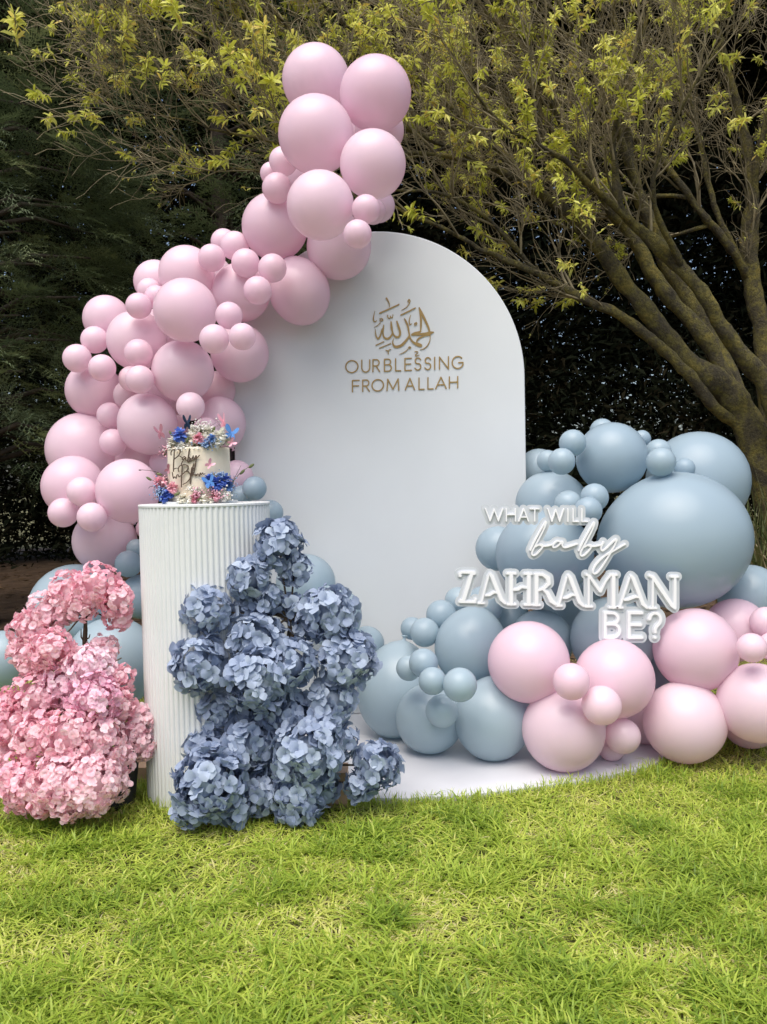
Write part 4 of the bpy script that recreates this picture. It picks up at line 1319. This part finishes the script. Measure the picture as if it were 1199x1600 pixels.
# ---- blue arrangement
bfoot = ground_at(447, 1292); bfoot = Vector((bfoot.x, 2.66, 0.0))
root = empty('hydrangea_arrangement', bfoot)
tag(root, 'tall stacked blue silk hydrangeas standing right of the plinth', 'flowers', 'hydrangea arrangements')
BLUE_H = [(436,850,37,2.68,0),(461,888,24,2.70,0),(390,905,33,2.66,0),(418,936,24,2.67,0),(377,950,18,2.69,0),(325,955,38,2.64,0),(312,1040,44,2.60,0),
 (404,1003,44,2.64,0),(403,1062,50,2.56,0),(456,1037,40,2.60,0),(458,952,19,2.70,0),(482,985,22,2.72,0),(514,958,43,2.66,0),(543,1031,44,2.64,0),(560,1020,26,2.68,0),
 (342,1106,32,2.66,0),(445,1118,40,2.64,0),(517,1094,36,2.64,0),(390,1120,34,2.70,0),(391,1162,42,2.60,0),(322,1168,31,2.64,0),(478,1178,54,2.54,0),(534,1158,26,2.62,0),(508,1130,26,2.60,0),
 (590,1196,37,2.60,0),(560,1228,21,2.58,0),(330,1220,54,2.50,0),(302,1258,32,2.50,0),(408,1240,34,2.58,0),(466,1246,42,2.54,0),(440,1205,30,2.62,0),(365,1265,24,2.52,0),(500,1225,30,2.60,0)]
blue_fl = [floret_geo(100+k, 4 if k < 5 else 5, 0.0285, 0.030, 0.65) for k in range(7)]
hb = arrangement(BLUE_H, root, [M['blue_petal']], blue_fl, 0.0285, 60, 300, 71)
stems(root, hb, bfoot+Vector((0, 0, .12)), M['stem_brown'], 0.0035, 2, at(452, 975, 2.70), at(452, 1000, 2.7).z).build('stems', M['stem_brown'], root)
def pot(root, c, r, h):
    mb = MB()
    prof = [(r*.78, 0.0), (r*.8, 0.0), (r*.98, h*.86), (r*1.05, h*.86), (r*1.06, h), (r*.95, h), (r*.9, h*.8), (0.001, h*.8)]
    V = []
    for rr, z in prof: V += [(c.x+rr*math.cos(2*math.pi*j/28), c.y+rr*math.sin(2*math.pi*j/28), c.z+z) for j in range(28)]
    mb.add(V, [(i*28+j, i*28+(j+1) % 28, (i+1)*28+(j+1) % 28, (i+1)*28+j) for i in range(len(prof)-1) for j in range(28)], False)
    return mb.build('pot', M['pot_dark'], root)
pot(root, Vector((bfoot.x+0.04, bfoot.y+0.02, 0.004)), 0.095, 0.17)
mb = MB()
w0 = ground_at(538, 1262)
mb.box((w0.x-0.16, w0.y, 0.0), (w0.x+0.012, w0.y+0.10, 0.115)); mb.build('wooden_base', M['wood_tan'], root)

# ---- pink arrangement
pfoot = Vector((at(120, 1230, 2.72).x, 2.74, 0.0))
root = empty('hydrangea_arrangement', pfoot)
tag(root, 'bushy stacked pink silk hydrangeas standing left of the plinth', 'flowers', 'hydrangea arrangements')
PINK_H = [(110,925,34,2.76,0),(150,915,36,2.74,0),(182,938,28,2.74,0),(185,965,20,2.76,0),(130,945,26,2.72,0),
 (72,958,34,2.74,0),(95,950,28,2.76,0),(46,985,32,2.74,0),(38,1020,26,2.74,0),(80,1015,34,2.66,0),(52,1030,28,2.70,0),(110,1025,20,2.72,0),
 (140,1045,38,2.66,1),(162,1015,24,2.76,0),(190,1060,22,2.70,0),(60,1090,44,2.68,0),(100,1070,34,2.68,1),(146,1092,42,2.60,1),(186,1100,26,2.66,0),
 (30,1130,38,2.66,0),(60,1150,38,2.60,0),(108,1150,46,2.56,0),(152,1160,44,2.58,0),(215,1125,30,2.72,0),(222,1165,22,2.70,0),(205,1145,24,2.70,0),
 (6,1110,34,2.70,0),(2,1178,26,2.66,0),(-15,1140,26,2.70,0),(28,1215,40,2.56,0),(42,1235,38,2.54,0),(92,1222,48,2.50,0),(140,1225,46,2.50,0),(172,1225,30,2.56,0),(110,1250,32,2.48,0),(185,1190,26,2.60,0),(66,1255,22,2.49,0),(150,1255,22,2.49,0)]
pink_fl = [floret_geo(200+k, 4 if k < 4 else 5, 0.0155, 0.0165, 0.45) for k in range(7)]
hp = arrangement(PINK_H, root, [M['pink_petal'], M['lilac_petal']], pink_fl, 0.0155, 140, 300, 72)
stems(root, hp, pfoot+Vector((0, 0, .12)), M['stem_brown'], 0.003, 3, at(134, 968, 2.76), at(134, 1008, 2.76).z).build('stems', M['stem_brown'], root)
mb = MB()
q = [at(133, 1040, 2.75), at(132, 1000, 2.75), at(135, 955, 2.75)]
mb.tube(q, [0.0075, 0.0065, 0.005], 7)
mb.tube([at(132, 1003, 2.75), at(127, 995, 2.74), at(127, 983, 2.74)], [0.003, 0.0025, 0.0015], 5)
mb.tube([at(133, 1000, 2.75), at(139, 997, 2.74), at(141, 991, 2.74)], [0.003, 0.0025, 0.0015], 5)
mb.tube([at(165, 1032, 2.70), at(178, 1035, 2.69), at(190, 1028, 2.68)], [0.004, 0.003, 0.002], 5)
mb.build('bare_stem', M['stem_brown'], root)
pot(root, Vector((pfoot.x+0.11, pfoot.y+0.02, 0.004)), 0.085, 0.16)
mb = MB()
w0 = ground_at(214, 1226)
mb.box((w0.x-0.02, w0.y, 0.0), (w0.x+0.075, w0.y+0.10, 0.06)); mb.build('wooden_base', M['wood_tan'], root)

# ------------------------------------------------------------------ cake
CY = 2.86
cc = at(313, 780, CY); CX = cc.x
CR = 47.5*CY/F_PX
CZ0 = PTOP + 0.008; CZ1 = at(313, 700, CY).z
root = empty('cake', (CX, CY, PTOP))
tag(root, 'tall cream buttercream cake with fresh flowers on the plinth', 'cake')
mb = MB()
V = []
prof = [(CR, CZ0), (CR, CZ0+.04), (CR*1.005, (CZ0+CZ1)/2), (CR, CZ1-.006), (CR-.002, CZ1-.001), (CR-.008, CZ1), (0.001, CZ1)]
for rr, z in prof:
    V += [(CX+(rr+(0.0012*mnoise.noise(Vector((math.cos(a_)*3, math.sin(a_)*3, z*30))) if rr > .01 else 0))*math.cos(a_), CY+rr*math.sin(a_), z) for a_ in [2*math.pi*j/72 for j in range(72)]]
mb.add(V, [(i*72+j, i*72+(j+1) % 72, (i+1)*72+(j+1) % 72, (i+1)*72+j) for i in range(len(prof)-1) for j in range(72)], True)
mb.build('cake_body', M['frosting'], root)
mb = MB(); mb.tube([(CX, CY, PTOP+0.0005), (CX, CY, PTOP+0.0078)], CR*1.22, 64, smooth=False); mb.build('cake_board', M['white_paint'], root)
# lettering in front of the cake
LY = CY-CR-0.006
BABY = [[(165,280,9),(165,220,9),(200,170,9),(270,155,9),(335,165,10),(352,215,10),(320,290,9),(250,350,9),(215,385,8)], [(232,165,11),(228,300,11),(218,460,11),(215,620,10)],
 [(300,305,7),(345,300,8),(385,330,8)], [(470,325,9),(440,312,9),(400,345,9),(405,375,9),(440,360,9),(465,330,8),(470,375,8),(490,395,8)], [(440,350,8),(405,410,9),(375,470,9)],
 [(552,150,11),(535,230,11),(520,330,11),(510,420,11),(545,400,9),(565,350,9),(545,330,8),(590,360,8),(610,330,8)], [(625,290,8),(622,330,9),(655,340,9),(685,290,9)], [(755,285,9),(700,340,10),(600,390,8),(520,432,7)], [(690,300,10),(678,420,10),(660,540,10),(635,640,9),(605,680,7),(610,560,9),(640,450,8)],
 [(215,580,8),(260,555,8),(300,555,7)], [(190,640,8),(205,730,9),(215,765,9)], [(215,765,8),(240,730,8),(270,765,9),(285,700,8),(310,690,8),(325,730,8)],
 [(325,625,9),(315,570,9),(350,505,9),(440,480,10),(510,500,10),(515,570,10),(470,620,9),(400,680,9),(335,735,8)], [(395,500,11),(392,620,11),(380,760,11),(380,945,10)],
 [(450,625,8),(520,625,9),(560,680,9),(560,760,10),(500,840,9),(415,890,9)],
 [(640,560,9),(600,540,9),(585,600,10),(578,720,10),(565,880,10)], [(575,715,8),(620,690,9),(650,695,8),(680,680,9),(690,705,8),(670,715,8)], [(700,700,8),(720,670,9),(745,690,9),(755,720,8),(775,650,8),(795,690,8),(820,650,8),(840,680,8),(870,665,7)]]
lm = plate_mesh(px_strokes(BABY, LY, 13.32, 255, 690), 0.0, 0.0005, LY, LY+0.004)
lm.build('lettering', M['topper_wood'], root)

def bloom(px, py, rp, Y, mat, n=64, petal=0.5, squash=1.0, name='flower', seed=0):
    rg = random.Random(seed+int(px*7+py))
    c = at(px, py, Y); R = rp*Y/F_PX
    V, Fc = [], []
    for d in sphere_dirs(n, rg):
        nd = (d + Vector((rg.gauss(0, .3), rg.gauss(0, .3), rg.gauss(0, .3)))).normalized()
        q = nd.to_track_quat('Z', 'Y') if False else nd.to_track_quat('X', 'Z')
        pv, pf = petal_geo(R*petal*2*rg.uniform(.8, 1.1), R*0.62, 0.5, rg, 2, 2)
        b0 = len(V)
        for p in pv:
            w = q @ Vector(p); V.append(tuple(c + d*R*0.15 + Vector((w.x, w.y, w.z*squash))))
        Fc += [tuple(i+b0 for i in f) for f in pf]
    mb = MB(); mb.add(V, Fc, True)
    return mb.build(name, mat, root)
fy = CY-CR
top_y = CY-CR*0.55
# flowers on top
bloom(281, 680, 12, top_y-.02, M['royal_petal'])
bloom(297, 686, 11, top_y, M['cream_petal'])
bloom(272, 692, 11, top_y, M['cream_petal']); bloom(284, 697, 7, top_y-.03, M['cream_petal'])
bloom(310, 685, 9, top_y-.025, M['rose_petal']); bloom(346, 681, 13, top_y-.01, M['cream_petal'], 54); bloom(338, 692, 9, top_y-.02, M['cream_petal'])
bloom(331, 685, 7, top_y-.035, M['sky_petal']); bloom(322, 694, 6, top_y-.04, M['sky_petal']); bloom(302, 672, 8, CY+.01, M['cream_petal'])
bloom(326, 675, 10, CY+.02, M['cream_petal']); bloom(357, 690, 6, top_y, M['cream_petal']); bloom(318, 660+12, 8, CY+.04, M['cream_petal'])
# flowers around the foot
bloom(258, 776, 10, fy+.03, M['royal_petal']); bloom(266, 770, 8, fy+.02, M['royal_petal']); bloom(251, 768, 8, fy+.05, M['sky_petal'])
bloom(270, 762, 9, fy-.005, M['rose_petal']); bloom(247, 753, 8, fy+.05, M['rose_petal'], 22, .7); bloom(255, 751, 7, fy+.05, M['rose_petal'], 22, .7)
bloom(284, 779, 9, fy-.015, M['cream_petal']); bloom(296, 781, 7, fy-.02, M['cream_petal']); bloom(306, 776, 7, fy-.02, M['rose_petal']); bloom(318, 781, 8, fy-.02, M['cream_petal'])
bloom(337, 774, 10, fy-.01, M['rose_petal'], 40); bloom(330, 782, 5, fy-.02, M['cream_petal']); bloom(304, 782, 5, fy-.025, M['rose_petal'])
bloom(327, 750, 9, fy-.005, M['royal_petal']); bloom(338, 755, 12, fy-.01, M['royal_petal']); bloom(352, 750, 11, fy+.01, M['royal_petal'], 50); bloom(358, 760, 8, fy+.02, M['sky_petal']); bloom(345, 744, 6, fy, M['sky_petal'])
bloom(350, 778, 6, fy, M['cream_petal'], 30); bloom(312, 766, 5, fy-.01, M['cream_petal'])
# sprigs of tiny buds
def sprig(cx, cy, sx, sy, Y, n, mat, seed, rr=(0.0016, 0.0034), stem=True):
    rg = random.Random(seed)
    mb = MB(); ms = MB()
    foot = at(cx, cy+sy*0.9, Y+.02)
    for k in range(n):
        p = at(cx+rg.gauss(0, sx*.5), cy+rg.gauss(0, sy*.5), Y+rg.gauss(0, .012))
        r = rg.uniform(*rr)
        mb.ball(p, r, 6, 4)
        if stem and k % 2 == 0:
            ms.tube([foot, foot.lerp(p, .6)+Vector((rg.gauss(0, .004), 0, .002)), p], 0.0005, 3, cap=False)
    o = mb.build('bud_sprig', mat, root); o['kind'] = 'stuff'
    if stem: ms.build('sprig_stems', M['bud_green'], o)
M['bud_white'] = mat_mottled('bud_white', [(0.3, (0.70, 0.68, 0.62)), (0.7, (0.82, 0.80, 0.76))], 40, 0.6)
M['bud_pink'] = mat_mottled('bud_pink', [(0.3, (0.55, 0.26, 0.34)), (0.7, (0.78, 0.45, 0.52))], 90, 0.6)
M['bud_blue'] = mat_mottled('bud_blue', [(0.3, (0.14, 0.22, 0.38)), (0.7, (0.36, 0.48, 0.66))], 90, 0.6)
sprig(315, 666, 24, 12, CY+.0, 90, M['bud_white'], 1)
sprig(322, 693, 20, 9, top_y-.045, 60, M['bud_blue'], 2)
sprig(283, 700, 26, 6, top_y-.04, 50, M['bud_white'], 3)
sprig(257, 703, 10, 12, CY-.02, 40, M['bud_pink'], 4)
sprig(248, 766, 11, 12, fy+.02, 50, M['bud_blue'], 5)
sprig(307, 772, 10, 10, fy-.03, 40, M['bud_pink'], 6)
sprig(338, 770, 13, 9, fy-.03, 45, M['bud_pink'], 7)
sprig(354, 774, 9, 10, fy-.005, 50, M['bud_white'], 8)
sprig(362, 757, 9, 14, fy+.03, 46, M['bud_blue'], 9)
sprig(340, 741, 18, 5, fy-.005, 34, M['bud_blue'], 10)
sprig(300, 764, 14, 6, fy-.015, 24, M['bud_white'], 11)
# leaves and budding twigs
def twig(path, r, mat, name='twig', Y=CY):
    mb = MB(); pts = [at(x, y, Y) for x, y in path]; s = catmull([tuple(p) for p in pts], 4)
    mb.tube([tuple(p) for p in s], [r*(1-.5*i/len(s)) for i in range(len(s))], 5)
    return mb.build(name, mat, root)
def bud(px, py, l, ang, Y=CY, mat='bud_green'):
    c = at(px, py, Y); k = Y/F_PX
    mb = MB(); mb.ball((0, 0, 0), 1.0, 8, 6, (l*k*.42, l*k*.42, l*k))
    a = math.radians(ang-90)
    mb.v = [(c.x+x*math.cos(a)-z*math.sin(a), c.y+y, c.z+x*math.sin(a)+z*math.cos(a)) for x, y, z in mb.v]
    return mb.build('bud', M[mat], root)
tw_y = fy+.05
twig([(264, 757), (258, 745), (246, 738), (232, 735), (217, 734)], .0014, M['stem_brown'], Y=tw_y); bud(219, 734.5, 2.4, 175, tw_y, 'stem_brown')
twig([(262, 765), (250, 757), (238, 750), (228, 745)], .0013, M['stem_brown'], Y=tw_y); bud(233, 748, 5, 145, tw_y); bud(249, 741, 5, 160, tw_y)
twig([(256, 768), (244, 762), (236, 760), (232, 763)], .0013, M['stem_brown'], Y=tw_y)
twig([(362, 757), (368, 748), (378, 737), (392, 728)], .0016, M['bud_green'], Y=tw_y); bud(393, 728, 5.5, 35, tw_y); bud(379, 737.5, 5.5, 45, tw_y)
twig([(364, 752), (370, 741), (377, 727)], .0010, M['stem_brown'], Y=tw_y)
bud(293, 688, 5, 70, top_y-.05); bud(334, 671, 5, 60, top_y); bud(267, 677, 5, 120, top_y); bud(277, 772, 5.5, 20, fy-.02); bud(312, 780, 4, 10, fy-.03)
twig([(344, 697), (354, 692), (362, 684)], .0016, M['stem_brown'], Y=top_y)
# paper butterflies
def butterfly(px, py, s, rot, mat, Y, fold=0.5, yaw=0.0):
    k = s*Y/F_PX
    c = at(px, py, Y)
    up = [(0, 0.05), (0.25, 0.55), (0.62, 0.95), (0.92, 0.98), (0.98, 0.70), (0.80, 0.35), (0.45, 0.08), (0, -0.02)]
    dn = [(0, -0.03), (0.4, 0.02), (0.68, -0.18), (0.70, -0.48), (0.50, -0.72), (0.28, -0.62), (0.10, -0.30)]
    bo = empty('butterfly', c - world_loc(root)); bo.parent = root
    Rz = Matrix.Rotation(math.radians(yaw), 3, 'Z') @ Matrix.Rotation(math.radians(-rot), 3, 'Y')
    for sg in (-1, 1):
        mb = MB()
        for shp in (up, dn):
            S = [tuple(p) for p in catmull(shp+[shp[0]], 3)][:-1]
            n = len(S)
            V = []
            for dy in (-0.0004, 0.0004):
                for x, z in S:
                    w = Rz @ Vector((sg*x*math.cos(fold)*k, (-abs(x)*math.sin(fold))*k + dy, z*k)); V.append(tuple(w+c))
            f1 = tuple(range(n)); f2 = tuple(n+i for i in reversed(range(n)))
            mb.add(V, [f1, f2] + [(i, (i+1) % n, n+(i+1) % n, n+i) for i in range(n)])
        mb.build('wing', mat, bo, c)
    mb = MB(); mb.tube([c+Rz@Vector((0, -.001, -.45*k)), c+Rz@Vector((0, -.001, .35*k))], [.05*k, .07*k], 5); mb.build('body', mat, bo, c)
butterfly(293, 662, 13, 0, M['wing_navy'], CY-.02, 1.05, 10)
butterfly(362, 678, 13, -20, M['wing_blue'], top_y-.01, .45, -10)
butterfly(350, 660, 14, 10, M['wing_pink'], CY+.02, 1.15, 0)
butterfly(250, 677, 13, 20, M['wing_rose'], CY-.02, 1.0, 20)
butterfly(362, 692, 8, -60, M['wing_pink'], top_y-.02, .7, 0)
butterfly(328, 726, 9, -50, M['wing_pink'], fy-.004, .8, 0)
butterfly(328, 754, 11, 15, M['wing_blue'], fy-.03, .5, 0)
butterfly(264, 734, 8, -40, M['wing_rose'], fy+.05, .8, 0)

# ------------------------------------------------------------------ grass
M['grass'] = mat_leaf('grass_blade', [(0.0, (0.13, 0.22, 0.025)), (0.3, (0.32, 0.44, 0.05)), (0.6, (0.56, 0.63, 0.11)), (0.8, (0.70, 0.69, 0.22)), (1.0, (0.74, 0.64, 0.38))], 0.42, 0.45, True)
def in_poly(x, y, poly):
    ins = np.zeros(len(x), bool); n = len(poly)
    for i in range(n):
        x1, y1 = poly[i]; x2, y2 = poly[(i+1) % n]
        cnd = ((y1 > y) != (y2 > y)) & (x < (x2-x1)*(y-y1)/((y2-y1) if y2 != y1 else 1e-9)+x1)
        ins ^= cnd
    return ins
def patch_noise(x, y, s, off=0.0):
    return np.array([mnoise.noise(Vector((a*s, b_*s, off))) for a, b_ in zip(x, y)])
def blades(x, y, h, lean, width, tint, rg):
    n = len(x)
    a = rg.uniform(0, 2*np.pi, n); tw = a + np.pi/2 + rg.normal(0, .5, n)
    dx, dy = np.cos(a), np.sin(a); wx, wy = np.cos(tw), np.sin(tw)
    z0 = np.array([lawn_z(p, q) for p, q in zip(x, y)]) - 0.002
    v = np.zeros((n, 7, 3))
    for k, (t, w) in enumerate([(0, .75), (0.4, 1.0), (0.75, .75)]):
        cx = x+dx*lean*t**1.6; cy = y+dy*lean*t**1.6; cz = z0 + h*(t-0.22*t*t*np.minimum(lean/np.maximum(h, 1e-3), 1.6)/1.0)
        for s, j in ((-1, 0), (1, 1)):
            v[:, 2*k+j, 0] = cx + s*wx*width*w*.5; v[:, 2*k+j, 1] = cy + s*wy*width*w*.5; v[:, 2*k+j, 2] = cz
    v[:, 6, 0] = x+dx*lean; v[:, 6, 1] = y+dy*lean; v[:, 6, 2] = np.maximum(z0+0.004, z0 + h*(1-0.30*np.minimum(lean/np.maximum(h, 1e-3), 1.9)))
    return v, np.repeat(tint[:, None], 7, 1)
VV, TT = [], []
g_rng = np.random.default_rng(3)
def spread(n, y0, y1, pw=1.0):
    y = y0 + (y1-y0)*g_rng.random(n)**pw
    x = g_rng.uniform(-1, 1, n)*(0.50*y+0.75)
    return x, y
PLc = (PLX, PLY)
def keep(x, y, edge=0.0):
    k = ~in_poly(x, y, BOARD)
    k &= (x-PLX)**2+(y-PLY)**2 > (PR-.004)**2
    return k
def add_b(x, y, h, lean, w, t):
    v, tt = blades(x, y, h, lean, w, t, g_rng)
    VV.append(v); TT.append(tt)
# the mown sward: short, lying in all directions
x, y = spread(112000, 0.9, 5.1, 1.35)
bare = [(ground_at(px, py), R) for px, py, R in [(670, 1482, .05), (545, 1490, .04), (855, 1385, .05), (300, 1365, .06), (980, 1470, .05), (560, 1560, .05), (1150, 1350, .04), (200, 1470, .05), (880, 1440, .06), (1060, 1560, .05), (430, 1455, .04), (760, 1330, .05), (140, 1560, .05), (1010, 1380, .04), (640, 1320, .04), (380, 1500, .03)]]
k = keep(x, y)
for c, R in bare: k &= ((x-c.x)**2+((y-c.y)*1.5)**2 > R*R*(.3+.9*g_rng.random(len(x)))) | (g_rng.random(len(x)) < .12)
x, y = x[k], y[k]
pn = patch_noise(x, y, 2.2) ; pf = patch_noise(x, y, 7.0, 3.0)
n = len(x)
h = (0.022+0.018*g_rng.random(n))*(1+0.45*pn+0.25*pf)
lean = h*g_rng.uniform(0.6, 3.4, n)
t = np.clip(0.575 - 0.36*pn - 0.28*pf + g_rng.normal(0, .17, n), 0, .95)
add_b(x, y, h, lean, g_rng.uniform(0.0026, 0.0068, n), t)
# straw and clippings lying flat
x, y = spread(85000, 0.9, 5.0, 1.35)
pn = patch_noise(x, y, 2.2); k = keep(x, y) & (g_rng.random(len(x)) < 0.55-0.9*pn); x, y = x[k], y[k]; n = len(x)
add_b(x, y, 0.012+0.022*g_rng.random(n), g_rng.uniform(0.025, 0.06, n), g_rng.uniform(0.0012, 0.0026, n), np.clip(g_rng.normal(.83, .12, n), .5, 1))
# green clippings lying across one another
x, y = spread(44000, 0.9, 4.6, 1.35)
k = keep(x, y); x, y = x[k], y[k]; n = len(x)
add_b(x, y, 0.020+0.018*g_rng.random(n), g_rng.uniform(0.03, 0.075, n), g_rng.uniform(0.0026, 0.0058, n), np.clip(g_rng.normal(.52, .17, n), .1, .95))
# longer blades along the edges of the board and set
x, y = spread(60000, 2.45, 3.6)
near = np.zeros(len(x), bool)
for ex, ey in ((0.05, 0), (-0.05, 0), (0, 0.05), (0, 0.03)): near |= ~keep(x+ex, y+ey)
k = keep(x, y) & (near | (g_rng.random(len(x)) < .12)); x, y = x[k], y[k]; n = len(x)
add_b(x, y, 0.028+0.035*g_rng.random(n), 0.05*g_rng.random(n), g_rng.uniform(0.0025, 0.004, n), np.clip(g_rng.normal(.42, .12, n), 0, .9))
# tufts of coarse grass
tufts = [(510, 1512, .09), (300, 1500, .11), (265, 1440, .10), (835, 1515, .09), (870, 1560, .08), (610, 1440, .05), (1140, 1470, .10), (1010, 1440, .10), (1180, 1390, .10), (800, 1360, .10), (690, 1380, .08), (560, 1330, .10), (60, 1420, .10), (130, 1330, .12), (30, 1560, .10), (680, 1570, .10), (740, 1590, .08), (980, 1540, .09), (960, 1370, .10), (1100, 1330, .12), (420, 1400, .10), (400, 1560, .08), (450, 1340, .1), (870, 1230, .07), (1040, 1215, .08), (1150, 1240, .12), (720, 1275, .10), (1170, 1580, .1)]
rr = random.Random(4)
for k in range(150):
    tufts.append((rr.uniform(-150, 1350), 1285+650*rr.random()**1.3, rr.uniform(.03, .09)))
for (px, py, R) in tufts:
    c = ground_at(px, py); n = int(190*(R/.09)**1.3)
    x = c.x+g_rng.normal(0, R*.5, n); y = c.y+g_rng.normal(0, R*.45, n)
    k = keep(x, y) & (y > .6); x, y = x[k], y[k]; n = len(x)
    if not n: continue
    hh = g_rng.uniform(0.025, 0.07, n)
    add_b(x, y, hh, hh*g_rng.uniform(.4, 2.2, n), g_rng.uniform(0.0035, 0.0062, n), np.clip(g_rng.normal(rr.uniform(.16, .42), .10, n), 0.0, .62))
v = np.concatenate(VV).reshape(-1, 3); t = np.concatenate(TT).reshape(-1)
nb = len(v)//7
base_l = np.array([0, 1, 3, 2, 2, 3, 5, 4, 4, 5, 6]); base_s = np.array([4, 4, 3])
far_b = v.reshape(-1, 7, 3)[:, 0, 1] > 2.75
ids = np.arange(nb)
near_l = (base_l[None]+7*ids[~far_b][:, None]).reshape(-1)
far_l = (np.array([0, 1, 5, 4, 4, 5, 6])[None]+7*ids[far_b][:, None]).reshape(-1)
loops = np.concatenate([near_l, far_l]); sizes = np.concatenate([np.tile(base_s, (~far_b).sum()), np.tile(np.array([4, 3]), far_b.sum())])
o = link_mesh('lawn_grass', np_mesh('lawn_grass', v, loops=loops, sizes=sizes, mat=M['grass'], attr=t))
tag(o, 'yellow green mown grass with straw and coarse tufts in the foreground', 'grass', kind='stuff')
